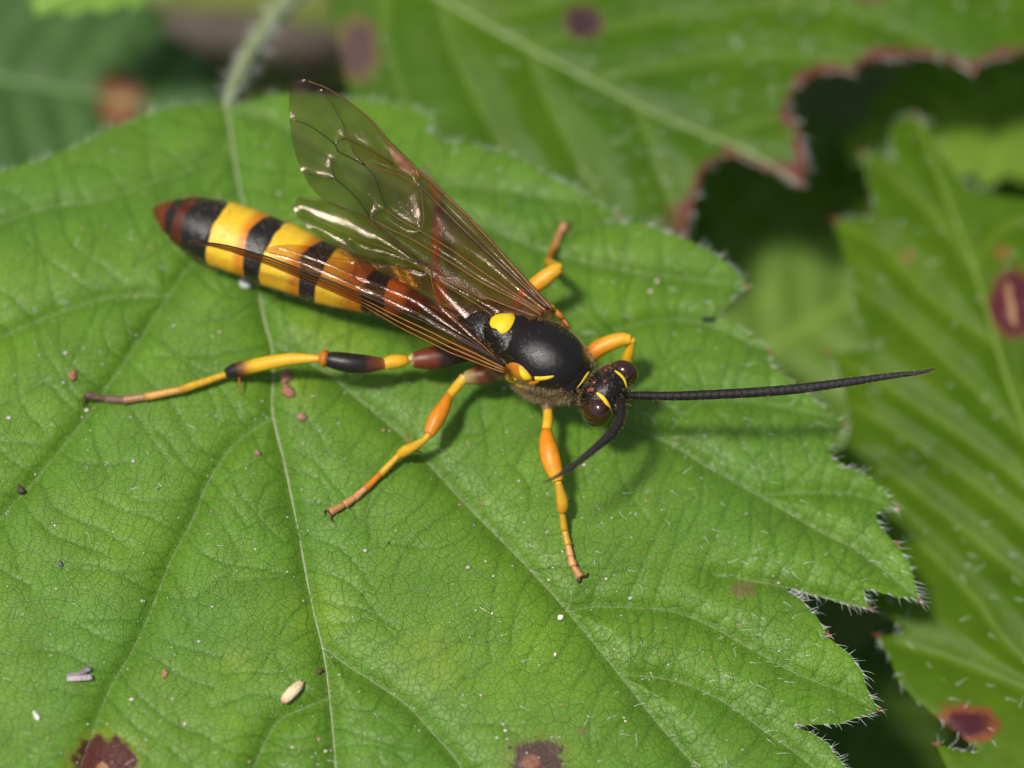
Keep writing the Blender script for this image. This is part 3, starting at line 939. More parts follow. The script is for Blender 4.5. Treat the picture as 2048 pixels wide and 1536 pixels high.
# dry twig lying low behind the stalk
tw = catmull(np.array([pt(180, 40, -11.4), pt(330, 66, -11.1), pt(480, 70, -11.2), pt(640, 96, -11.5), pt(820, 90, -12.6), pt(900, 140, -14.2)]), 0.4)
M_TWIG = plain_material("dry_twig", (0.075, 0.058, 0.042), rough=0.85, var=0.3, vscale=1.5, bump=0.6)
tv, tf, _ = tube(tw, np.linspace(0.75, 0.45, len(tw)), 14)
twig = root("dry_twig", Vector(tw[-1]), label="thick grey brown dry twig lying low behind the leaf stalk", category="twig")
build("twig", tv, tf, M_TWIG, twig)
for kk, dd in ((6, (0.3, 1.0, -1.6)), (14, (-0.2, -0.8, -1.9))):
    b = Vector(tw[kk]); e = b + Vector(dd) * 1.1
    tv, tf, _ = tube([b, (b + e) / 2 + Vector((0.2, 0, 0.1)), Vector((e.x, e.y, -14.3))], [0.3, 0.22, 0.16], 9)
    build("side_twig", tv, tf, M_TWIG, twig)

# ================================================================== the wasp
YEL = np.array([0.60, 0.345, 0.016]); ORA = np.array([0.50, 0.175, 0.008]); BLK = np.array([0.010, 0.008, 0.007])
BRN = np.array([0.16, 0.045, 0.014]); RBR = np.array([0.22, 0.045, 0.015]); TAN = np.array([0.50, 0.24, 0.09]); PALE = np.array([0.42, 0.33, 0.12]); GRY = np.array([0.14, 0.085, 0.060])

O = pt(1090, 722, 1.55)
F_ = pt(1200, 768, 1.9) - pt(1005, 650, 2.1)
F_.z = 0; F_.normalize()
F_ = F_
U_ = Vector((0, 0, 1))
R_ = F_.cross(U_); R_.normalize()
def L(f, r, u):
    return O + F_ * f + R_ * r + U_ * u
wasp = root("ichneumon_wasp", main.on(1000, 790), label="slender black and yellow banded wasp with amber wings standing on the broad leaf", category="wasp")

def ell(f, r, u, a, b, c, pitch=0.0, yaw=0.0):
    ca, sa = math.cos(pitch), math.sin(pitch)
    fx = F_ * ca + U_ * sa
    ux = U_ * ca - F_ * sa
    return ellipsoid(L(f, r, u), [fx * a, R_ * b, ux * c], 40, 24)

# abdomen profile: photo position of the axis, height, half width, half depth
AB = np.array([(306, 417, .80, .02, .02), (314, 420, .82, .13, .11), (330, 426, .86, .27, .23), (350, 434, .90, .42, .36), (390, 449, .93, .585, .48), (450, 470, .97, .685, .53),
    (535, 501, 1.02, .70, .53), (632, 541, 1.08, .64, .49), (700, 568, 1.12, .545, .43), (752, 586, 1.16, .45, .37), (800, 598, 1.20, .33, .29), (836, 606, 1.22, .20, .20), (872, 618, 1.20, .13, .14), (912, 636, 1.22, .13, .14), (950, 652, 1.30, .16, .16)])
abc = catmull(AB, 4.0)
abP = pts(abc[:, 0], abc[:, 1], abc[:, 2])
steps = [362, 440, 548, 655, 775]            # hind edges of the segments: a small step outward towards the head
wid = abc[:, 3].copy(); dep = abc[:, 4].copy()
for s in steps:
    q = abc[:, 0] - s
    k = 1 + 0.065 * np.exp(-np.clip(q, 0, None) / 30.0) * (q >= 0) - 0.02 * np.exp(np.clip(q, None, 0) / 14.0) * (q < 0)
    wid *= k; dep *= k
nA = 48
T, N, B = frames(abP)
N = np.cross(T, [0, 0, 1.0]); N /= np.linalg.norm(N, axis=1)[:, None]; B = np.cross(N, T)
ang = np.linspace(0, 2 * math.pi, nA, endpoint=False)
# belly flatter and a faint keel at the side
cs, sn = np.cos(ang), np.sin(ang)
sn = np.where(sn < 0, sn * 0.8, sn)
abV = (abP[:, None] + wid[:, None, None] * cs[None, :, None] * N[:, None] + dep[:, None, None] * sn[None, :, None] * B[:, None]).reshape(-1, 3)
abF = [(i * nA + k, i * nA + (k + 1) % nA, (i + 1) * nA + (k + 1) % nA, (i + 1) * nA + k) for i in range(len(abP) - 1) for k in range(nA)]
abF += [tuple(range(nA - 1, -1, -1)), tuple((len(abP) - 1) * nA + k for k in range(nA))]

blobs = [(abV, abF),
    ell(-0.01, 0, 0.24, 0.88, 0.69, 0.56),             # mesoscutum
    ell(0.0, 0, -0.30, 0.85, 0.66, 0.58),             # mesopleuron
    ell(0.64, 0.02, 0.00, 0.33, 0.52, 0.47, -0.25),      # pronotum
    ell(0.72, 0, -0.36, 0.34, 0.36, 0.28),
    ell(-0.98, 0, 0.40, 0.34, 0.36, 0.22, 0.15),
    ell(-0.72, 0, 0.30, 0.40, 0.52, 0.30, 0.1),      # scutellum swelling
    ell(-0.72, 0, -0.10, 0.55, 0.66, 0.58),
    ell(-1.32, 0, -0.10, 0.66, 0.58, 0.52, 0.2),      # propodeum
    ell(-1.72, 0, -0.28, 0.30, 0.34, 0.30, 0.3),
    ell(0.98, 0, 0.00, 0.30, 0.17, 0.17),             # neck
    ell(1.34, -0.03, 0.04, 0.40, 0.64, 0.49, -0.35),  # head
    ell(1.52, -0.06, -0.10, 0.29, 0.40, 0.42, -0.45), # face
    ell(1.44, -0.04, -0.45, 0.16, 0.22, 0.14, -0.4)]  # mouth
bv, bf = merge(blobs)
me = bpy.data.meshes.new("body_raw")
me.from_pydata(bv.tolist(), [], bf); me.update()
tmp = bpy.data.objects.new("body_raw", me)
COL.objects.link(tmp)
md = tmp.modifiers.new("r", 'REMESH'); md.mode = 'VOXEL'; md.voxel_size = 0.018
sm = tmp.modifiers.new("s", 'SMOOTH'); sm.factor = 0.5; sm.iterations = 6
dg = bpy.context.evaluated_depsgraph_get(); dg.update()
ev = tmp.evaluated_get(dg).to_mesh()
n = len(ev.vertices)
V = np.zeros(n * 3, np.float32); ev.vertices.foreach_get("co", V); V = V.reshape(-1, 3).astype(float)
NR = np.zeros(n * 3, np.float32); ev.vertices.foreach_get("normal", NR); NR = NR.reshape(-1, 3)
FB = [tuple(p.vertices) for p in ev.polygons]
tmp.evaluated_get(dg).to_mesh_clear()
bpy.data.objects.remove(tmp); bpy.data.meshes.remove(me)

# body colours: bands along the abdomen axis
loc = V - np.array(O)
lf = loc @ np.array(F_); lr = loc @ np.array(R_); lu = loc @ np.array(U_)
col = np.tile(BLK, (n, 1))
col = mixc(col, BRN * 0.35, np.clip((-lu - 0.3) * 0.8, 0, 0.5))
ds_ = np.linalg.norm(np.gradient(abP, axis=0), axis=1); du_ds = np.gradient(abc[:, 0]) / ds_
near = np.full(n, 1e9); ax_u = np.zeros(n); lat = np.zeros(n); vert = np.zeros(n)
for i in range(0, len(abP), 2):
    d2 = ((V - abP[i]) ** 2).sum(1)
    # distance along the axis only, so bands stay square to it
    m = np.abs((V - abP[i]) @ T[i])
    m = m + 0.15 * np.sqrt(d2)
    b = m < near
    near[b] = m[b]; ax_u[b] = abc[i, 0] + ((V[b] - abP[i]) @ T[i]) * du_ds[i]
    lat[b] = ((V[b] - abP[i]) @ N[i]) / wid[i]; vert[b] = ((V[b] - abP[i]) @ B[i])
isab = (lf < -1.78) & (ax_u < 925)
wob = (fbm(lr * 3.2 + 40, lu * 3.2 + 40, 401, 2) - 0.5) * 2
x = ax_u + 4.0 * wob + 2.5 * (fbm(lr * 9 + 11, lu * 9 + 11, 402, 2) - 0.5) - 6.0 * np.abs(lat) ** 2
def band(c, a, b, colour, soft_a=3.0, soft_b=3.0):
    w = np.clip((x - a) / soft_a + 0.5, 0, 1) * np.clip((b - x) / soft_b + 0.5, 0, 1)
    return mixc(c, colour, w * isab)
YLA = np.array([0.62, 0.395, 0.020])
ca = col.copy()
ca = band(ca, 0, 2000, BRN * 0.35)
ca = band(ca, 0, 346, RBR * 0.5)
ca = band(ca, 346, 363, BLK, 8, 4)
ca = band(ca, 363, 385, RBR * 0.28, 8, 8)
ca = band(ca, 384, 441, BLK * 1.2, 5, 2)
ca = band(ca, 440, 512, YLA, 2, 2)
ca = band(ca, 492 + 6 * wob, 512, ORA, 14, 3)
ca = band(ca, 504 + 9 * np.abs(lat) + 5 * wob, 549, BLK * 1.3, 4, 2)
ca = band(ca, 548, 622, YLA, 2, 2)
ca = band(ca, 602 + 5 * wob, 622, ORA * 0.8, 16, 3)
ca = band(ca, 612 + 12 * np.abs(lat) + 8 * wob, 656, BLK * 1.4, 4, 2)
ca = band(ca, 655, 742, YLA * 0.95, 2, 3)
ca = band(ca, 700 + 14 * wob, 742, ORA * 0.7, 30, 3)
ca = band(ca, 736 + 8 * wob, 776, BLK * 1.6, 6, 3)
ca = band(ca, 775, 836, ORA * 1.05, 2, 6)
ca = band(ca, 812, 842, RBR * 0.6, 14, 6)
# the flanks are warmer, low down
ca = mixc(ca, ORA * 0.9, isab * (np.abs(lat) > 0.86) * (ca[:, 0] > 0.3) * 0.35)
col = np.where(isab[:, None], ca, col)
BODYV = V.copy(); NBODY = n
body = build("body", V, FB, M_BODY, wasp, col=col)
tree = BVHTree.FromPolygons([Vector(v) for v in V], FB)

def on_body(u, v, lift=0.0):
    d = (pt(u, v, -1) - Vector(CAM)).normalized()
    hit, nrm, idx, dist = tree.ray_cast(Vector(CAM), d)
    if hit is None:
        hit, nrm, idx, dist = tree.find_nearest(pt(u, v, 1.6))
    if nrm.dot(d) > 0:
        nrm = -nrm
    return hit + nrm * lift, nrm

def mark(name, path, radii, colour, parent, flat=0.5, mat=None, lift=0.0, n=10, step=3.0):
    """a raised strip following photo positions, laid on the body"""
    q = catmull(np.array([(a, b, r) for (a, b), r in zip(path, radii)]), step)
    P, Nn = [], []
    for a, b, r in q:
        p, nn = on_body(a, b, lift)
        P.append(p); Nn.append(nn)
    P = np.array(P)
    for _ in range(2):
        P[1:-1] = (P[:-2] + 2 * P[1:-1] + P[2:]) / 4
    Tg = np.gradient(P, axis=0); Tg /= np.linalg.norm(Tg, axis=1)[:, None] + 1e-9
    Nn = np.array(Nn)
    S = np.cross(Tg, Nn); S /= np.linalg.norm(S, axis=1)[:, None] + 1e-9
    a = np.linspace(0, 2 * math.pi, n, endpoint=False)
    rr = q[:, 2]
    Vv = (P[:, None] + rr[:, None, None] * (np.cos(a)[None, :, None] * S[:, None] + flat * np.sin(a)[None, :, None] * Nn[:, None])).reshape(-1, 3)
    Ff = [(i * n + k, i * n + (k + 1) % n, (i + 1) * n + (k + 1) % n, (i + 1) * n + k) for i in range(len(P) - 1) for k in range(n)]
    Ff += [tuple(range(n - 1, -1, -1)), tuple((len(P) - 1) * n + k for k in range(n))]
    return build(name, Vv, Ff, mat or M_YEL, parent, col=colour)

def dome(name, outline, h, colour, parent, mat=None, rings=5, lift=0.004):
    """a low dome whose rim follows photo positions on the body"""
    q = catmull(np.array(outline + [outline[0]], float), 3.0)[:-1]
    c = q.mean(0)
    Vv, Ff = [], []
    m = len(q)
    cn = on_body(c[0], c[1])[1]
    for r in range(rings):
        s = 1 - r / rings
        lift_r = lift + h * (1 - s ** 2)
        for a in q:
            p, nn = on_body(*(c + (a - c) * s))
            if r == 0:
                p = p - nn * 0.03
            Vv.append(p + cn * lift_r)
    Vv.append(on_body(c[0], c[1])[0] + cn * (lift + h))
    for r in range(rings - 1):
        for k in range(m):
            Ff.append((r * m + k, r * m + (k + 1) % m, (r + 1) * m + (k + 1) % m, (r + 1) * m + k))
    for k in range(m):
        Ff.append(((rings - 1) * m + k, (rings - 1) * m + (k + 1) % m, len(Vv) - 1))
    Vv = np.array([list(v) for v in Vv])
    return build(name, Vv, Ff, mat or M_YEL, parent, col=colour)

YB = np.array([0.66, 0.45, 0.014])
dome("scutellum", [(978, 634), (990, 626), (1008, 623), (1031, 625), (1033, 636), (1027, 652), (1016, 666), (1004, 672), (996, 668), (990, 660), (979, 657), (974, 646)], 0.02, YB, wasp)
# markings beside the wing base and on the collar
mark("yellow_mark", [(1070, 757), (1084, 757), (1098, 755), (1108, 752)], [0.05, 0.045, 0.035, 0.012], YB * 0.95, wasp)
mark("yellow_mark", [(1024, 764), (1034, 769), (1046, 773), (1060, 775)], [0.02, 0.05, 0.05, 0.015], YB, wasp)
mark("yellow_mark", [(1154, 776), (1163, 766), (1171, 754), (1178, 744)], [0.012, 0.026, 0.034, 0.03], YB * 0.85, wasp)
def bead(name, u, v, ru, rv, rh, colour, mat, parent, lift=0.0, rot=0.0):
    p, nn = on_body(u, v, lift)
    a = Vector((1, 0, 0)) - nn * nn.x; a.normalize()
    b = nn.cross(a)
    a, b = a * math.cos(rot) + b * math.sin(rot), b * math.cos(rot) - a * math.sin(rot)
    vv, ff = ellipsoid(p, [a * ru, b * rv, nn * rh], 20, 12)
    return build(name, vv, ff, mat, parent, col=colour)
def lump(name, u, v, h, ru, rv, rh, colour, mat, rot=0.0):
    a = Vector((math.cos(rot), math.sin(rot), 0)); b = Vector((-math.sin(rot), math.cos(rot), 0))
    vv, ff = ellipsoid(pt(u, v, h), [a * ru, b * rv, Vector((0, 0, rh))], 22, 14)
    return build(name, vv, ff, mat, wasp, col=colour)
dome("wing_base", [(1004, 730), (1022, 722), (1040, 726), (1056, 740), (1068, 757), (1062, 769), (1046, 765), (1028, 762), (1010, 752)], 0.07, ORA * 0.75, wasp, mat=M_LEG)
dome("yellow_mark", [(1008, 748), (1016, 743), (1028, 746), (1035, 753), (1028, 759), (1014, 757)], 0.05, YB * 0.95, wasp, lift=0.07)
dome("tegula", [(1041, 729), (1050, 737), (1060, 748), (1063, 757), (1055, 761), (1046, 754), (1040, 742)], 0.06, YB * 0.95, wasp, lift=0.06)
mark("orange_mark", [(1056, 767), (1068, 766), (1078, 762)], [0.05, 0.045, 0.02], ORA * 0.8, wasp, mat=M_LEG)
# root of the left wings
lump("wing_base", 1088, 606, 2.12, 0.20, 0.09, 0.09, ORA * 0.8, M_LEG, -0.75)
lump("tegula", 1102, 616, 2.08, 0.10, 0.07, 0.08, YB * 0.6, M_LEG, -0.75)
lump("wing_base", 1116, 628, 2.00, 0.15, 0.07, 0.09, ORA * 0.6, M_LEG, -0.8)
lump("wing_base", 1129, 644, 1.90, 0.18, 0.06, 0.09, ORA * 0.42, M_LEG, -0.9)
lump("wing_base", 1072, 616, 2.10, 0.22, 0.07, 0.06, ORA * 0.5, M_LEG, -0.5)

# eyes, ocelli and yellow eye stripes
def eye(r, sgn):
    c = L(1.43, r, 0.05)
    fx = (F_ * 0.92 + R_ * sgn * 0.20 - U_ * 0.28).normalized()
    rx = (R_ * sgn - fx * (R_ * sgn).dot(fx)).normalized()
    ux = fx.cross(rx)
    vv, ff = ellipsoid(c, [fx * 0.325, rx * 0.265, ux * 0.41], 36, 24)
    return build("eye", vv, ff, M_EYE, wasp, col=np.array([0.026, 0.008, 0.0025]))
eye(0.43, 1); eye(-0.52, -1)
for (u, v) in ((1212, 741), (1189, 765), (1210, 763)):
    bead("ocellus", u, v, 0.055, 0.055, 0.05, np.array([0.09, 0.014, 0.010]), M_EYE, wasp, 0.0)
mark("eye_stripe", [(1229.5, 741), (1239, 748), (1247, 756), (1251, 765), (1254, 776)], [0.02, 0.036, 0.038, 0.035, 0.02], YB, wasp)
mark("eye_stripe", [(1194, 786), (1204, 794), (1212, 804), (1217, 816), (1220, 829), (1216, 842)], [0.024, 0.04, 0.04, 0.045, 0.06, 0.05], YB, wasp, lift=0.02)
mark("brown_mark", [(1174, 783), (1180, 778), (1187, 780)], [0.03, 0.045, 0.03], RBR, wasp, flat=0.2)
mark("brown_mark", [(1214, 736), (1220, 734), (1226, 738)], [0.02, 0.03, 0.02], RBR * 0.8, wasp, flat=0.2)

# antennae
def antenna(path, radii, nseg, base_uv):
    q = catmull(np.array([(u, v, h, r) for (u, v, h), r in zip(path, radii)]), 2.0)
    P = pts(q[:, 0], q[:, 1], q[:, 2]); R = q[:, 3]
    s = np.concatenate([[0], np.cumsum(np.linalg.norm(np.diff(P, axis=0), axis=1))])
    def at(x):
        return np.array([np.interp(x, s, P[:, k]) for k in range(3)]), float(np.interp(x, s, R))
    # scape: a stout first joint
    L0 = 0.17
    xs = np.linspace(-0.0, L0, 6)
    tv, tf, _ = tube([at(a)[0] for a in xs], [0.105, 0.12, 0.125, 0.12, 0.11, 0.08], 14)
    o = build("antenna", tv, tf, M_ANT, wasp, col=BLK * 1.2)
    # ring joint
    edges = L0 + (s[-1] - L0) * (np.linspace(0, 1, nseg + 1) ** 0.95)
    for k in range(nseg):
        a, b = edges[k], edges[k + 1]
        xs = np.array([a - 0.004, a + 0.012, a + (b - a) * 0.5, b - 0.014, b])
        pr = [at(x)[0] for x in xs]; rd = np.array([at(x)[1] for x in xs]) * np.array([0.95, 0.985, 1.0, 1.015, 0.975])
        tv, tf, _ = tube(pr, rd, 12)
        build("flagellomere", tv, tf, M_ANT, o, col=BLK * 0.9 + np.array([0.008, 0.008, 0.009]) * (k / nseg) * 1.6)
    # fine bristles
    r = np.random.default_rng(nseg)
    m = 420
    x = r.uniform(L0, s[-1] - 0.02, m)
    pp_ = np.array([at(a)[0] for a in x]); rr_ = np.array([at(a)[1] for a in x])
    tg = np.array([at(a + 0.05)[0] for a in x]) - np.array([at(a - 0.05)[0] for a in x]); tg /= np.linalg.norm(tg, axis=1)[:, None]
    dr = r.normal(0, 1, (m, 3)); dr -= tg * (dr * tg).sum(1)[:, None]; dr /= np.linalg.norm(dr, axis=1)[:, None]
    dd = dr * 0.75 + tg * 0.6; dd /= np.linalg.norm(dd, axis=1)[:, None]
    hv, hf = hair_mesh(pp_ + dr * rr_[:, None] * 0.9, dd, r.uniform(0.03, 0.06, m), 0.0035, segs=1)
    build("bristles", hv, hf, M_FUZZ, o, kind="stuff")
antenna([(1240, 789, 1.62), (1258, 791, 1.72), (1276, 791, 1.80), (1340, 792, 1.95), (1430, 789, 2.05), (1520, 784, 2.10), (1600, 777, 2.14), (1690, 765, 2.2), (1780, 752, 2.25), (1840, 745, 2.3), (1869, 738, 2.35)],
    [0.055, 0.068, 0.078, 0.088, 0.093, 0.096, 0.096, 0.084, 0.060, 0.038, 0.018], 42, None)
antenna([(1228, 822, 1.60), (1231, 806, 1.72), (1239, 802, 1.90), (1243, 818, 2.06), (1239, 842, 2.20), (1222, 868, 2.32), (1190, 897, 2.42), (1150, 929, 2.50), (1115, 952, 2.55), (1086, 966, 2.58)],
    [0.05, 0.065, 0.080, 0.090, 0.094, 0.092, 0.078, 0.056, 0.034, 0.010], 34, None)

# legs -------------------------------------------------------------
def grad(t, stops):
    xs = [s[0] for s in stops]; cs = np.array([s[1] for s in stops])
    return np.stack([np.interp(t, xs, cs[:, k]) for k in range(3)], 1)

def joint(name, path, radii, stops, parent, n=16, step=3.0):
    """one leg joint: path rows (u, v, h)"""
    q = catmull(np.array([(u, v, h, r) for (u, v, h), r in zip(path, radii)]), step)
    P = pts(q[:, 0], q[:, 1], q[:, 2])
    R = np.maximum(q[:, 3], 0.006)
    # rounded ends
    tv, tf, t = tube(np.vstack([P[0] - (P[1] - P[0]) * 0.3, P, P[-1] + (P[-1] - P[-2]) * 0.3]), np.concatenate([[R[0] * 0.55], R, [R[-1] * 0.55]]), n)
    rr_ = np.random.default_rng(len(tv) + int(P[0][0] * 1000) % 977)
    m = min(70, 14 + len(P) * 2)
    ii = rr_.integers(0, len(P), m)
    Tg = np.gradient(P, axis=0); Tg /= np.linalg.norm(Tg, axis=1)[:, None] + 1e-9
    dr = rr_.normal(0, 1, (m, 3)); dr -= Tg[ii] * (dr * Tg[ii]).sum(1)[:, None]; dr /= np.linalg.norm(dr, axis=1)[:, None]
    dd = dr * 0.7 + Tg[ii] * 0.7; dd /= np.linalg.norm(dd, axis=1)[:, None]
    BRISTLES.append((P[ii] + dr * R[ii][:, None] * 0.92, dd, rr_.uniform(0.03, 0.07, m)))
    return build(name, tv, tf, M_LEG, parent, col=grad(t, stops))

BRISTLES = []
def finish_leg(leg):
    b = np.vstack([x[0] for x in BRISTLES]); d = np.vstack([x[1] for x in BRISTLES]); l = np.concatenate([x[2] for x in BRISTLES])
    BRISTLES.clear()
    hv, hf = hair_mesh(b, d, l, 0.0028, segs=1)
    build("bristles", hv, hf, M_FUZZ, leg, kind="stuff")

def tarsus(path, radii, cols, leg):
    for k in range(len(path) - 1):
        (u0, v0, h0), (u1, v1, h1) = path[k], path[k + 1]
        r0, r1 = radii[k]
        c = cols[k]
        joint("tarsal_joint", [(u0, v0, h0), ((u0 + u1) / 2, (v0 + v1) / 2, (h0 + h1) / 2), (u1, v1, h1)], [r0, (r0 + r1) / 2, r1],
              [(0, c), (0.8, c), (1, c * 0.55)], leg, n=12, step=4)

def claw(p0, p1, p2, leg):
    tv, tf, _ = tube(catmull(np.array([p0, p1, p2]), 0.02), np.linspace(0.028, 0.006, len(catmull(np.array([p0, p1, p2]), 0.02))), 8)
    build("claw", tv, tf, M_LEG, leg, col=BRN * 0.4)

def spur(p, q, leg):
    tv, tf, _ = tube([p, p.lerp(q, 0.5), q], [0.022, 0.016, 0.003], 7)
    build("spur", tv, tf, M_LEG, leg, col=BRN * 1.6)

g = lambda u, v, d=0.07: (u, v, main.h1(u, v) + d)

# right hind leg (stretched back)
leg = joint("leg", [(772, 727, 1.08), (735, 728, 1.16), (700, 726, 1.22), (670, 721, 1.24), (654, 718, 1.24)], [0.10, 0.175, 0.195, 0.175, 0.14],
    [(0, ORA * 0.8), (0.12, BRN), (0.4, BLK * 1.5), (1, BLK)], wasp)
joint("coxa", [(945, 700, 0.98), (905, 709, 0.99), (880, 714, 1.0), (850, 718, 1.02), (822, 720, 1.04)], [0.2, 0.22, 0.23, 0.21, 0.14], [(0, BLK * 1.5), (0.52, BLK * 2), (0.62, RBR * 0.5), (0.93, RBR * 0.6), (1, PALE)], leg)
vv, ff = ellipsoid(pt(822, 716, 1.17), [Vector((0.06, 0, 0)), Vector((0, 0.07, 0)), Vector((0, 0, 0.05))], 14, 10)
build("pale_spot", vv, ff, M_YEL, leg, col=PALE)
joint("trochanter", [(815, 720, 1.04), (800, 722, 1.05), (784, 724, 1.06), (768, 728, 1.08)], [0.09, 0.13, 0.145, 0.12], [(0, ORA), (0.3, YEL), (1, YEL * 0.9)], leg)
joint("knee", [(656, 718, 1.24), (648, 717, 1.24), (640, 717, 1.23)], [0.15, 0.175, 0.12], [(0, ORA * 0.5), (1, ORA * 0.9)], leg)
joint("tibia", [(642, 717, 1.23), (620, 717, 1.20), (585, 718, 1.08), (540, 725, 0.92), (500, 734, 0.75), (470, 741, 0.62), (454, 747, 0.55)], [0.075, 0.085, 0.12, 0.14, 0.145, 0.15, 0.11],
    [(0, ORA), (0.12, YEL), (0.68, YEL), (0.8, BRN * 0.8), (0.86, BLK * 1.4), (1, BLK * 1.4)], leg)
spur(pt(478, 752, 0.6), pt(481, 792, main.h1(481, 792) + 0.12), leg)
tarsus([(455, 748, 0.55), g(360, 780, 0.20), g(290, 794, 0.13), g(247, 800, 0.11), g(213, 798, 0.10), g(172, 789, 0.12)], [(0.066, 0.085), (0.07, 0.085), (0.07, 0.085), (0.07, 0.085), (0.055, 0.085)],
    [YEL * 0.85, (YEL + TAN) * 0.45, (TAN + GRY) * 0.45, GRY, GRY * 0.9], leg)
claw(main.on(172, 790, 0.12), main.on(165, 798, 0.11), main.on(168, 813, 0.0), leg); claw(main.on(174, 792, 0.10), main.on(170, 801, 0.08), main.on(176, 811, -0.01), leg)

finish_leg(leg)
# right middle leg
leg = joint("leg", [(899, 790, 0.92), (885, 818, 0.96), (871, 842, 0.95), (858, 868, 0.90)], [0.085, 0.145, 0.165, 0.115], [(0, ORA), (0.15, ORA * 1.05), (0.75, ORA * 1.05), (1, ORA * 1.15)], wasp)
joint("coxa", [(1000, 735, 1.0), (968, 748, 0.98), (948, 752, 0.96), (930, 756, 0.94)], [0.22, 0.22, 0.18, 0.12], [(0, BLK), (0.6, BRN * 0.7), (1, PALE * 0.8)], leg)
joint("trochanter", [(930, 755, 0.94), (918, 768, 0.92), (906, 782, 0.92), (897, 795, 0.92)], [0.11, 0.10, 0.095, 0.09], [(0, PALE), (0.3, YEL), (1, YEL * 0.9)], leg)
joint("tibia", [(860, 866, 0.90), (848, 880, 0.82), (826, 894, 0.62), (812, 901, 0.48), (799, 909, 0.38)], [0.075, 0.07, 0.095, 0.115, 0.09], [(0, ORA), (0.2, YEL * 0.8), (1, YEL * 0.85)], leg)
spur(pt(818, 890, 0.5), pt(814, 852, 0.35), leg); spur(pt(826, 900, 0.5), pt(848, 906, 0.25), leg)
tarsus([(800, 908, 0.38), g(761, 948, 0.16), g(732, 976, 0.12), g(709, 996, 0.10), g(689, 1009, 0.10), g(660, 1024, 0.09)], [(0.055, 0.075), (0.058, 0.07), (0.056, 0.075), (0.058, 0.085), (0.055, 0.09)],
    [YEL * 0.85, ORA * 0.95, TAN, TAN * 0.9, TAN * 0.7], leg)
claw(main.on(660, 1024, 0.1), main.on(650, 1021, 0.09), main.on(651, 1034, 0.0), leg); claw(main.on(662, 1027, 0.09), main.on(662, 1038, 0.07), main.on(671, 1044, 0.0), leg)

finish_leg(leg)
# right front leg
leg = joint("leg", [(1093, 860, 0.95), (1094, 880, 0.98), (1099, 908, 0.98), (1107, 936, 0.92), (1116, 962, 0.85)], [0.095, 0.155, 0.195, 0.175, 0.11], [(0, ORA * 1.1), (0.3, ORA * 1.1), (0.7, ORA * 1.15 + YEL * 0.1), (1, YEL)], wasp)
joint("coxa", [(1092, 792, 1.0), (1093, 804, 0.98), (1095, 820, 0.96)], [0.20, 0.15, 0.10], [(0, BLK), (0.6, BRN * 0.5), (1, PALE * 0.6)], leg)
tv = joint("trochanter", [(1095, 818, 0.96), (1096, 832, 0.95), (1095, 846, 0.95), (1093, 862, 0.95)], [0.085, 0.095, 0.10, 0.095], [(0, BLK * 2), (0.12, YEL * 0.9), (1, YEL)], leg)
joint("tibia", [(1116, 962, 0.85), (1119, 978, 0.74), (1124, 1000, 0.58), (1125, 1014, 0.47), (1123, 1024, 0.40)], [0.07, 0.085, 0.118, 0.115, 0.085], [(0, YEL * 0.8), (0.6, YEL * 0.8), (1, ORA)], leg)
tarsus([(1124, 1023, 0.40), g(1129, 1060, 0.22), g(1136, 1090, 0.15), g(1141, 1112, 0.12), g(1146, 1131, 0.10), g(1161, 1154, 0.08)], [(0.058, 0.075), (0.06, 0.075), (0.056, 0.075), (0.058, 0.085), (0.05, 0.09)],
    [YEL * 0.75, YEL * 0.75, TAN * 1.1, TAN * 1.05, TAN * 0.8], leg)
claw(main.on(1163, 1152, 0.1), main.on(1173, 1151, 0.09), main.on(1177, 1144, 0.0), leg); claw(main.on(1160, 1156, 0.09), main.on(1157, 1164, 0.08), main.on(1152, 1161, 0.0), leg)

finish_leg(leg)
# left front leg (bent, knee up beyond the head)
leg = joint("leg", [(1172, 724, 1.05), (1190, 702, 1.16), (1215, 688, 1.26), (1242, 679, 1.33), (1262, 679, 1.35)], [0.12, 0.17, 0.165, 0.14, 0.10], [(0, ORA * 0.9), (0.3, ORA * 1.1), (0.6, (ORA + YEL) * 0.55), (1, YEL * 0.95)], wasp)
joint("coxa", [(1140, 770, 0.9), (1160, 750, 0.95), (1172, 728, 1.03)], [0.16, 0.15, 0.11], [(0, BLK), (0.5, BRN), (1, YEL)], leg)
joint("tibia", [(1262, 678, 1.35), (1262, 692, 1.2), (1256, 712, 0.95), (1250, 735, 0.62), (1246, 752, 0.42)], [0.085, 0.085, 0.115, 0.11, 0.08], [(0, YEL), (1, YEL * 0.85)], leg)
tarsus([(1246, 752, 0.42), g(1240, 772, 0.18), g(1234, 788, 0.12), g(1229, 800, 0.1), g(1225, 810, 0.1), g(1218, 824, 0.08)], [(0.058, 0.075), (0.06, 0.075), (0.056, 0.075), (0.058, 0.085), (0.05, 0.09)], [YEL * 0.75, YEL * 0.7, TAN, TAN, TAN * 0.8], leg)

finish_leg(leg)
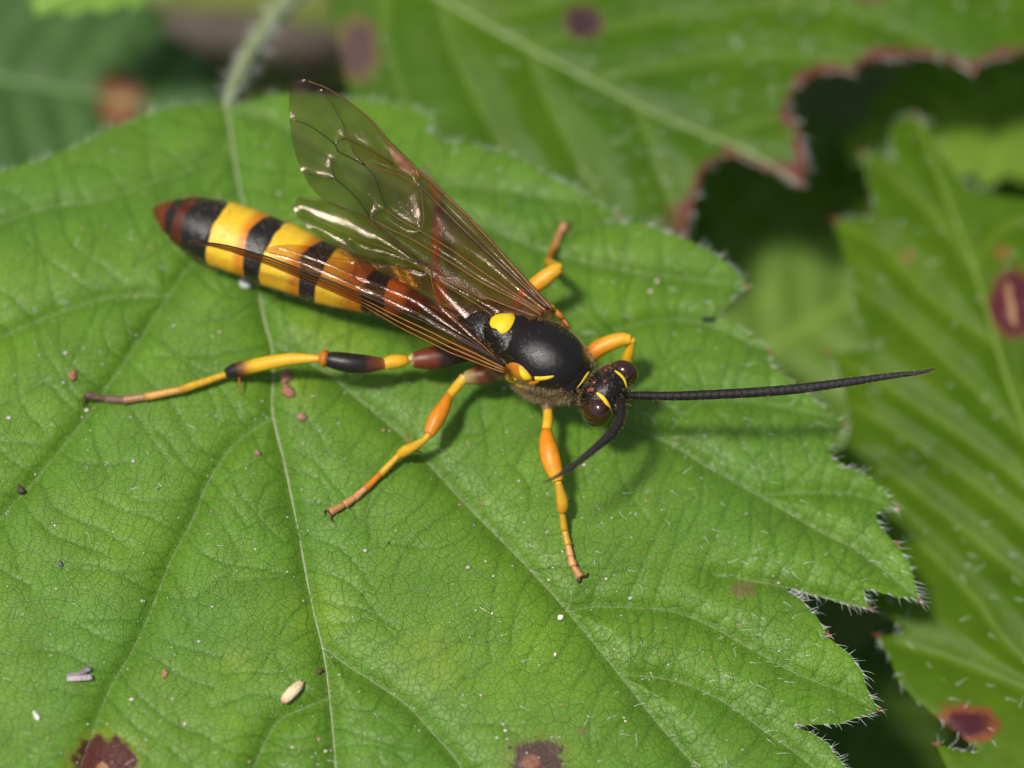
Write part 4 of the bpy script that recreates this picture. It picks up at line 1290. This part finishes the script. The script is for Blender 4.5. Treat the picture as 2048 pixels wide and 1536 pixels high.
# left middle leg (reaching out beyond the wing)
leg = joint("leg", [(1040, 592, 1.20), (1060, 578, 1.30), (1085, 560, 1.42), (1104, 545, 1.50), (1118, 536, 1.52)], [0.10, 0.15, 0.165, 0.15, 0.12], [(0, ORA), (0.4, (ORA + YEL) * 0.55), (1, YEL * 0.95)], wasp)
joint("coxa", [(1030, 640, 0.95), (1032, 618, 1.02), (1040, 596, 1.16)], [0.17, 0.14, 0.11], [(0, BLK), (0.6, BRN), (1, YEL)], leg)
joint("tibia", [(1117, 535, 1.50), (1112, 532, 1.2), (1104, 529, 0.85), (1097, 525, 0.5), (1096, 521, 0.36)], [0.085, 0.09, 0.10, 0.09, 0.075], [(0, YEL), (1, ORA)], leg)
tarsus([(1096, 522, 0.36), g(1104, 502, 0.16), g(1111, 490, 0.12), g(1116, 478, 0.1), g(1119, 467, 0.1), g(1130, 449, 0.08)], [(0.055, 0.07), (0.055, 0.07), (0.052, 0.07), (0.055, 0.08), (0.055, 0.095)], [ORA * 0.75, ORA * 0.7, TAN * 0.8, TAN * 0.7, TAN * 0.75], leg)
claw(main.on(1131, 448, 0.1), main.on(1141, 449, 0.09), main.on(1145, 457, 0.0), leg); claw(main.on(1128, 448, 0.09), main.on(1120, 444, 0.08), main.on(1114, 448, 0.0), leg)

finish_leg(leg)
# left hind leg (seen through the wings)
leg = joint("leg", [(886, 604, 0.98), (882, 580, 1.08), (877, 555, 1.16), (872, 535, 1.2)], [0.11, 0.15, 0.15, 0.11], [(0, ORA), (0.5, ORA), (0.8, RBR * 0.7), (1, RBR * 0.5)], wasp)
joint("coxa", [(925, 655, 0.95), (908, 635, 0.96), (890, 612, 0.97)], [0.2, 0.19, 0.12], [(0, BLK), (0.5, BRN), (1, YEL)], leg)
joint("tibia", [(872, 535, 1.2), (872, 520, 1.1), (874, 480, 0.80), (876, 440, 0.52), (876, 418, 0.4)], [0.075, 0.085, 0.11, 0.12, 0.09], [(0, RBR), (0.3, ORA * 0.6), (0.7, BRN), (1, BLK * 2)], leg)
tarsus([(876, 418, 0.4), g(872, 392, 0.16), g(866, 372, 0.12), g(860, 362, 0.1), g(854, 354, 0.1), g(846, 344, 0.08)], [(0.055, 0.07), (0.055, 0.07), (0.052, 0.07), (0.055, 0.08), (0.055, 0.095)], [ORA * 0.6, ORA * 0.5, GRY, GRY, GRY], leg)

finish_leg(leg)
# wings -------------------------------------------------------------
def quad_fit(ctrl):
    C = np.array(ctrl, float)
    u, v = (C[:, 0] - 800) / 300, (C[:, 1] - 450) / 300
    A = np.stack([np.ones_like(u), u, v, u * u, u * v, v * v], 1)
    lam = np.diag([0, 0, 0, 0.02, 0.02, 0.02])
    w = np.linalg.solve(A.T @ A + lam, A.T @ C[:, 2])
    def h(U, V):
        u, v = (np.asarray(U, float) - 800) / 300, (np.asarray(V, float) - 450) / 300
        return w[0] + w[1] * u + w[2] * v + w[3] * u * u + w[4] * u * v + w[5] * v * v
    return h

def wing(outline, hfun, veins, tint, step=3.0, amp=0.05, wave=0.03, seed=1, wdir=(0.75, 0.66)):
    P = catmull(np.array(outline + [outline[0]], float), 8.0)[:-1]
    lo = P.min(0) - 2; hi = P.max(0) + 2
    vp = [catmull(np.array(v[0], float), 8.0) for v in veins]
    def H(U, V):
        U = np.asarray(U, float); V = np.asarray(V, float)
        d = dist_to(U, V, vp, 60.0) if vp else np.zeros(U.shape)
        a = (U * wdir[1] - V * -wdir[0])
        # membrane sags between the veins and is finely fluted along the wing
        fl = np.sin((U * wdir[1] - V * wdir[0]) / 9.0 + 3 * vnoise(U / 70, V / 70, seed)) * vnoise(U / 60 + 7, V / 60, seed + 3)
        return hfun(U, V) - amp * (0.55 * (1 - np.exp(-d / 4.5)) + 0.6 * (1 - np.exp(-d / 16.0))) + wave * fl + 0.05 * (fbm(U / 110, V / 110, seed + 5, 2) - 0.5)
    U, V, F = sheet(P, np.arange(lo[0], hi[0] + step, step), np.arange(lo[1], hi[1] + step, step))
    o = build("wing", pts(U, V, H(U, V)), F, M_WING, wasp, col=np.hstack([tint(U, V), (0.02 + 0.15 * np.clip((U - 780) / 260.0, 0, 1) ** 1.3)[:, None]]))
    for (path, rad, c), q in zip(veins, vp):
        if np.isscalar(rad):
            rad = (rad, rad)
        r = np.linspace(rad[0], rad[1], len(q)) * (1.15 if max(rad) < 0.0125 else 0.85)
        W = pts(q[:, 0], q[:, 1], H(q[:, 0], q[:, 1]) + 0.004)
        tv, tf, _ = tube(W, r, 7)
        build("wing_vein", tv, tf, M_WVEIN, o, col=c)
    return o, H

VB = np.array([0.040, 0.018, 0.008]); VO = np.array([0.145, 0.058, 0.010]); VD = np.array([0.014, 0.009, 0.007])

# left front wing, raised towards its tip
h_lf = quad_fit([(1108, 622, 2.12), (1000, 502, 2.55), (880, 378, 3.0), (790, 290, 3.3), (690, 198, 3.75), (600, 162, 4.05), (580, 240, 3.75), (605, 345, 3.1), (648, 400, 2.85), (742, 440, 2.6), (860, 530, 2.35), (1000, 605, 2.15), (1080, 635, 2.1), (840, 440, 2.7)])
def tint_lf(U, V):
    t = np.clip((U - 700) / 380.0, 0, 1)
    c = np.tile(np.array([0.60, 0.51, 0.35]), (len(U), 1))
    c = mixc(c, (0.64, 0.40, 0.10), t * 0.9)
    d = dist_to(U, V, [np.array([(692, 275), (730, 300), (790, 335), (835, 352)])], 40)
    c = mixc(c, (0.62, 0.40, 0.10), np.exp(-(d / 16.0) ** 2) * 0.8)
    d = dist_to(U, V, [np.array([(720, 300), (760, 325), (800, 345)])], 40)
    return mixc(c, (0.45, 0.25, 0.10), np.exp(-(d / 9.0) ** 2) * 0.6)
lf_veins = [
    ([(1106, 620), (1060, 570), (1000, 503), (940, 438), (880, 380), (842, 346), (812, 318), (776, 284), (745, 243), (700, 206), (655, 177), (618, 163)], (0.05, 0.014), VO * 0.75),
    ([(1096, 616), (1060, 584), (1000, 528), (930, 462), (880, 412), (846, 377), (834, 360)], (0.05, 0.028), VB * 1.3),
    ([(834, 360), (838, 352), (832, 344)], 0.03, VO),
    ([(786, 328), (766, 314), (735, 296), (702, 282), (692, 275), (690, 256), (680, 236), (662, 206), (644, 185)], (0.022, 0.008), VB),
    ([(702, 282), (706, 300), (718, 318), (732, 332)], 0.012, VB),
    ([(692, 276), (680, 280), (672, 290), (676, 302), (690, 310), (706, 318), (730, 331)], 0.011, VD),
    ([(672, 290), (650, 272), (620, 252), (588, 240)], (0.012, 0.006), VD),
    ([(730, 331), (748, 352), (758, 378), (766, 400), (771, 418), (756, 424), (742, 434)], 0.011, VD),
    ([(664, 323), (665, 340), (672, 358), (697, 379), (723, 408), (740, 435)], 0.012, VD),
    ([(611, 346), (636, 354), (668, 357)], 0.008, VD),
    ([(842, 374), (845, 404), (848, 440), (842, 463)], 0.014, VO * 0.6),
    ([(842, 376), (815, 358), (786, 345), (750, 336), (730, 331)], 0.010, VO * 0.8),
    ([(771, 418), (800, 440), (842, 463), (900, 498), (960, 540), (1030, 588), (1086, 624)], (0.014, 0.034), VO * 0.7),
    ([(740, 436), (780, 458), (830, 482), (900, 524), (970, 568), (1040, 604), (1084, 630)], (0.014, 0.032), VO * 0.8),
    ([(740, 438), (772, 468), (812, 502), (840, 528)], (0.022, 0.016), VD * 1.4),
    ([(842, 463), (826, 470), (812, 476)], 0.009, VD)]
out_lf = [(1108, 624), (1060, 572), (1000, 504), (940, 438), (880, 378), (842, 342), (806, 306), (776, 276), (742, 238), (700, 203), (660, 176), (630, 163), (604, 159), (582, 167), (578, 196), (579, 240), (586, 290), (600, 334), (620, 372), (650, 402), (700, 424), (742, 442), (776, 474), (820, 512), (880, 548), (950, 588), (1020, 618), (1090, 640)]
wl, H_lf = wing(out_lf, h_lf, lf_veins, tint_lf, step=2.0, amp=0.062, wave=0.020, seed=501)
# pterostigma
sg = np.array([(776, 286), (790, 296), (806, 312), (822, 332), (833, 350), (824, 350), (808, 342), (794, 330), (782, 310)], float)
su, sv, sf = sheet(catmull(np.vstack([sg, sg[:1]]), 4.0)[:-1], np.arange(770, 840, 2.0), np.arange(280, 356, 2.0))
build("pterostigma", pts(su, sv, H_lf(su, sv) + 0.02), sf, M_WVEIN, wl, col=np.array([0.15, 0.062, 0.020]))

# left hind wing, flatter, over the abdomen
h_lh = quad_fit([(1080, 640, 2.05), (1000, 612, 2.05), (900, 560, 2.1), (800, 500, 2.15), (700, 430, 2.25), (596, 394, 2.35), (600, 450, 2.1), (700, 500, 2.0), (820, 550, 1.95), (920, 600, 1.95), (980, 636, 1.98)])
def tint_h(U, V):
    t = np.clip((U - 740) / 280.0, 0, 1)
    c = np.tile(np.array([0.68, 0.57, 0.36]), (len(U), 1))
    return mixc(c, (0.50, 0.27, 0.07), t * 0.9)
lh_veins = [
    ([(598, 396), (650, 404), (700, 424), (742, 446), (790, 486), (850, 532), (920, 572), (1000, 606), (1074, 634)], (0.006, 0.030), VO * 0.7),
    ([(604, 428), (660, 452), (720, 478), (780, 500), (850, 540), (900, 566), (970, 600)], (0.004, 0.020), VO * 0.6),
    ([(630, 470), (700, 500), (760, 512), (830, 524), (860, 530)], (0.004, 0.012), VB),
    ([(700, 484), (712, 512), (730, 540)], 0.006, VD),
    ([(860, 534), (866, 575), (884, 612), (920, 640)], 0.008, VO * 0.7),
    ([(846, 540), (890, 570), (940, 600), (985, 630)], (0.01, 0.018), VO * 0.7)]
out_lh = [(596, 393), (640, 398), (700, 420), (742, 440), (790, 480), (850, 526), (920, 566), (1000, 602), (1080, 636), (1040, 642), (985, 644), (930, 636), (890, 608), (864, 588), (800, 562), (720, 520), (650, 480), (604, 444), (586, 416)]
wing(out_lh, h_lh, lh_veins, tint_h, step=2.0, amp=0.062, wave=0.022, seed=521, wdir=(0.45, 0.89))

# right front wing: held up on edge, so it shows as a narrow strip
top = np.array([(376, 481, 2.75), (450, 489, 2.95), (540, 514, 3.0), (640, 553, 2.95), (740, 594, 2.85), (860, 646, 2.65), (950, 694, 2.45), (1016, 734, 2.2)])
bot = np.array([(376, 484, 2.70), (450, 500, 2.30), (540, 532, 2.0), (640, 574, 1.9), (720, 608, 1.85), (800, 656, 1.85), (900, 706, 1.95), (1006, 746, 2.1)])
def strip_h(U, V):
    tv_ = np.interp(U, top[:, 0], top[:, 1]); bv_ = np.interp(U, bot[:, 0], bot[:, 1])
    th = np.interp(U, top[:, 0], top[:, 2]); bh = np.interp(U, bot[:, 0], bot[:, 2])
    s = np.clip((V - tv_) / np.maximum(bv_ - tv_, 3.0), -0.2, 1.2)
    return th + (bh - th) * s
def between(k):
    U = np.linspace(376, 1010, 24)
    tv_ = np.interp(U, top[:, 0], top[:, 1]); bv_ = np.interp(U, bot[:, 0], bot[:, 1])
    return list(zip(U, tv_ * (1 - k) + bv_ * k))
tint_rf = lambda U, V: mixc(np.tile(np.array([0.34, 0.23, 0.11]), (len(U), 1)), (0.66, 0.36, 0.08), np.clip((U - 600) / 250, 0, 1))
wing([tuple(a[:2]) for a in top] + [tuple(a[:2]) for a in bot[::-1][:-1]], strip_h, [
    (between(0.06), (0.014, 0.034), VD), (between(0.42), (0.010, 0.026), VO * 1.2), (between(0.70), (0.010, 0.024), VO * 1.3), (between(0.97), (0.006, 0.014), VO * 1.5)], tint_rf, step=1.5, amp=0.02, wave=0.012, seed=541)

# right hind wing: lies over the abdomen above that strip
h_rh = quad_fit([(1000, 722, 2.05), (940, 690, 2.1), (850, 640, 2.2), (740, 590, 2.3), (640, 552, 2.35), (530, 505, 2.4), (580, 490, 2.3), (700, 512, 2.15), (850, 547, 2.05), (880, 612, 2.05), (960, 690, 2.05)])
def tint_rh(U, V):
    t = np.clip((U - 640) / 280.0, 0, 1)
    return mixc(np.tile(np.array([0.70, 0.52, 0.28]), (len(U), 1)), (0.58, 0.34, 0.10), t * 0.85)
rh_veins = [
    ([(530, 502), (600, 522), (680, 556), (760, 590), (850, 634), (930, 680), (1000, 722)], (0.008, 0.028), VB),
    ([(560, 494), (640, 520), (700, 546), (760, 570), (830, 600), (900, 650), (970, 700)], (0.004, 0.018), VD * 1.5),
    ([(668, 486), (700, 506), (712, 528), (706, 556)], 0.006, VD), ([(712, 528), (744, 522), (770, 518)], 0.005, VD),
    ([(852, 549), (858, 570), (866, 590), (884, 614), (912, 640), (950, 676), (994, 718)], (0.006, 0.016), VO * 0.8),
    ([(640, 512), (720, 524), (800, 534), (852, 548)], (0.004, 0.008), VB)]
out_rh = [(528, 498), (556, 490), (600, 490), (660, 498), (740, 514), (800, 530), (852, 548), (866, 590), (886, 614), (914, 638), (956, 676), (1000, 720), (940, 690), (860, 648), (740, 596), (640, 556), (560, 520)]
wing(out_rh, h_rh, rh_veins, tint_rh, step=2.0, amp=0.062, wave=0.022, seed=561, wdir=(0.45, 0.89))

# body hair ----------------------------------------------------------
r = np.random.default_rng(91)
pr_side = np.where((lf > -1.75), np.clip(0.15 + 0.9 * (np.abs(lr) > 0.42) + 0.8 * (lu < 0.0) - 0.0 * lf, 0, 1.2), 0.08)
pr_side = pr_side * np.where((lf > -1.2) & (lu > 0.30), 0.03, 1.0)
pr_side[(lf > 1.05)] = 0.12
k = r.choice(NBODY, 14000, p=pr_side / pr_side.sum())
d = NR[k] + r.normal(0, 0.35, (len(k), 3)) - np.array(F_) * 0.45
d /= np.linalg.norm(d, axis=1)[:, None]
hv, hf = hair_mesh(BODYV[k], d, r.uniform(0.05, 0.13, len(k)), 0.0032, r.normal(0, 0.2, len(k)), segs=1)
build("body_hair", hv, hf, M_FUZZ, wasp, kind="stuff")

# ------------------------------------------------------------------ crumbs and husks lying on the leaf
def crumb(name, u, v, a, b, c, rot, colour, label, category, group=None, seed=1, rough=0.25, lift=None):
    p = main.on(u, v)
    vv, ff = ellipsoid((0, 0, 0), [Vector((a, 0, 0)), Vector((0, b, 0)), Vector((0, 0, c))], 18, 12)
    rr = np.random.default_rng(seed)
    ph = rr.uniform(0, 6, 6)
    k = 1 + rough * (np.sin(vv[:, 0] / a * 2.3 + ph[0]) * np.sin(vv[:, 1] / b * 2.1 + ph[1]) + 0.5 * np.sin(vv[:, 0] / a * 5 + ph[2]) * np.cos(vv[:, 1] / b * 4.7 + ph[3]))
    vv = vv * k[:, None]
    R = np.array(Matrix.Rotation(rot, 3, 'Z'))
    vv = vv @ R.T + np.array(p) + np.array([0, 0, c * 0.7])
    pr = dict(label=label, category=category)
    if group:
        pr["group"] = group
    return build(name, vv, ff, M_DUST, None, col=np.array(colour), loc=p, **pr)

# husk with two little horns
husk = root("seed_husk", main.on(583, 1385), label="small pale tan seed husk lying beside the lower midrib", category="husk")
hp = catmull(np.array([main.on(563, 1402, 0.05), main.on(572, 1396, 0.08), main.on(584, 1384, 0.10), main.on(596, 1372, 0.09), main.on(603, 1364, 0.06)]), 0.03)
tv, tf, t = tube(hp, np.interp(np.linspace(0, 1, len(hp)), [0, 0.12, 0.5, 0.85, 1], [0.05, 0.10, 0.115, 0.10, 0.05]), 14, flat=0.7)
build("shell", tv, tf, M_DUST, husk, col=grad(t, [(0, np.array([0.40, 0.26, 0.14])), (0.3, np.array([0.62, 0.50, 0.30])), (1, np.array([0.60, 0.46, 0.26]))]))
for du in (-4, 5):
    tv, tf, _ = tube([main.on(602 + du * 0.4, 1366, 0.06), main.on(605 + du, 1359 + du * 0.6, 0.06)], [0.035, 0.006], 7)
    build("horn", tv, tf, M_DUST, husk, col=np.array([0.34, 0.20, 0.10]))

# split grey flake: two bent strips joined at one end
flake = root("grey_flake", main.on(158, 1348), label="small grey purple flake split in two, lying on the lower leaf near the red spot", category="flake")
for (a, b, c_, w, cc) in (((133, 1352), (156, 1348), (181, 1336), 0.05, (0.20, 0.16, 0.18)), ((134, 1357), (158, 1356), (184, 1354), 0.06, (0.34, 0.29, 0.28))):
    P = catmull(np.array([main.on(*a, 0.06), main.on(*b, 0.10), main.on(*c_, 0.09)]), 0.04)
    tv, tf, _ = tube(P, w, 10, flat=0.35)
    build("strip", tv, tf, M_DUST, flake, col=np.array(cc))

crumb("white_flake", 490, 569, 0.17, 0.10, 0.06, -0.6, (0.62, 0.62, 0.56), "white irregular flake on the midrib just below the banded abdomen", "flake", seed=2, rough=0.35)
crumb("brown_crumb", 571, 756, 0.13, 0.15, 0.09, 0.3, (0.26, 0.12, 0.075), "larger reddish brown crumb beside the midrib below the hind leg", "crumb", seed=3)
crumb("brown_crumb", 577, 785, 0.13, 0.16, 0.08, 0.2, (0.24, 0.10, 0.055), "dark reddish brown crumb touching the larger crumb below the hind leg", "crumb", seed=4)
crumb("brown_crumb", 604, 836, 0.11, 0.10, 0.07, 0.4, (0.28, 0.15, 0.10), "round pinkish brown crumb between the midrib and the middle leg", "crumb", seed=5)
crumb("brown_crumb", 147, 752, 0.075, 0.12, 0.06, 0.1, (0.30, 0.11, 0.06), "oblong red brown crumb above the hind foot", "crumb", seed=6)
crumb("dark_crumb", 41, 980, 0.10, 0.08, 0.06, -0.4, (0.055, 0.035, 0.022), "dark brown crumb on a side vein below the hind foot", "crumb", seed=7, rough=0.5)
crumb("white_fibre", 73, 1433, 0.045, 0.11, 0.04, 0.5, (0.60, 0.60, 0.50), "tiny white oblong speck left of the red leaf spot", "speck", seed=8)
crumb("brown_crumb", 329, 1349, 0.05, 0.08, 0.04, 0.0, (0.30, 0.15, 0.06), "tiny triangular brown crumb between the husk and the grey flake", "crumb", seed=9, rough=0.45)
crumb("dark_crumb", 639, 1343, 0.055, 0.065, 0.05, 0.0, (0.07, 0.04, 0.02), "small dark crumb at the midrib just above the husk", "crumb", seed=10)
crumb("brown_crumb", 515, 908, 0.06, 0.05, 0.04, 0.0, (0.25, 0.12, 0.08), "small brown crumb left of the midrib below the middle foot", "crumb", seed=12)
crumb("dark_crumb", 121, 1128, 0.05, 0.07, 0.04, 0.6, (0.10, 0.10, 0.10), "small dark grey crumb above the grey flake", "crumb", seed=13)
crumb("pale_crumb", 1121, 1236, 0.06, 0.05, 0.04, 0.6, (0.65, 0.62, 0.52), "small cream crumb on the side vein below the front foot", "crumb", seed=14)
crumb("dark_crumb", 1417, 640, 0.17, 0.05, 0.05, 0.05, (0.012, 0.012, 0.012), "thin black sliver at the notch of the leaf margin", "crumb", seed=15, rough=0.2)

# fine dust: too small to count
r = np.random.default_rng(17)
u = r.uniform(0, 1600, 900); v = r.uniform(260, 1536, 900)
ok = in_poly(u, v, main.P)
u, v = u[ok], v[ok]
W = pts(u, v, main.h(u, v))
parts, cols = [], []
base_v, base_f = ellipsoid((0, 0, 0), [Vector((1, 0, 0)), Vector((0, 1, 0)), Vector((0, 0, 0.6))], 6, 4)
pal = np.array([(0.36, 0.38, 0.34), (0.36, 0.34, 0.28), (0.32, 0.19, 0.12), (0.05, 0.05, 0.05), (0.62, 0.50, 0.42)])
for w in W:
    s = min(0.045, 0.010 + r.exponential(0.007))
    sc = np.array([s * r.uniform(0.6, 1.5), s, s])
    parts.append((base_v * sc + w + np.array([0, 0, s * 0.4]), base_f))
    cols.append(np.tile(pal[r.choice(5, p=[.42, .2, .16, .10, .12])], (len(base_v), 1)))
vv, ff = merge(parts)
build("dust_specks", vv, ff, M_DUST, None, col=np.vstack(cols), loc=main.on(700, 1000), kind="stuff", label="fine pale and brown dust specks scattered over the broad leaf", category="dust")
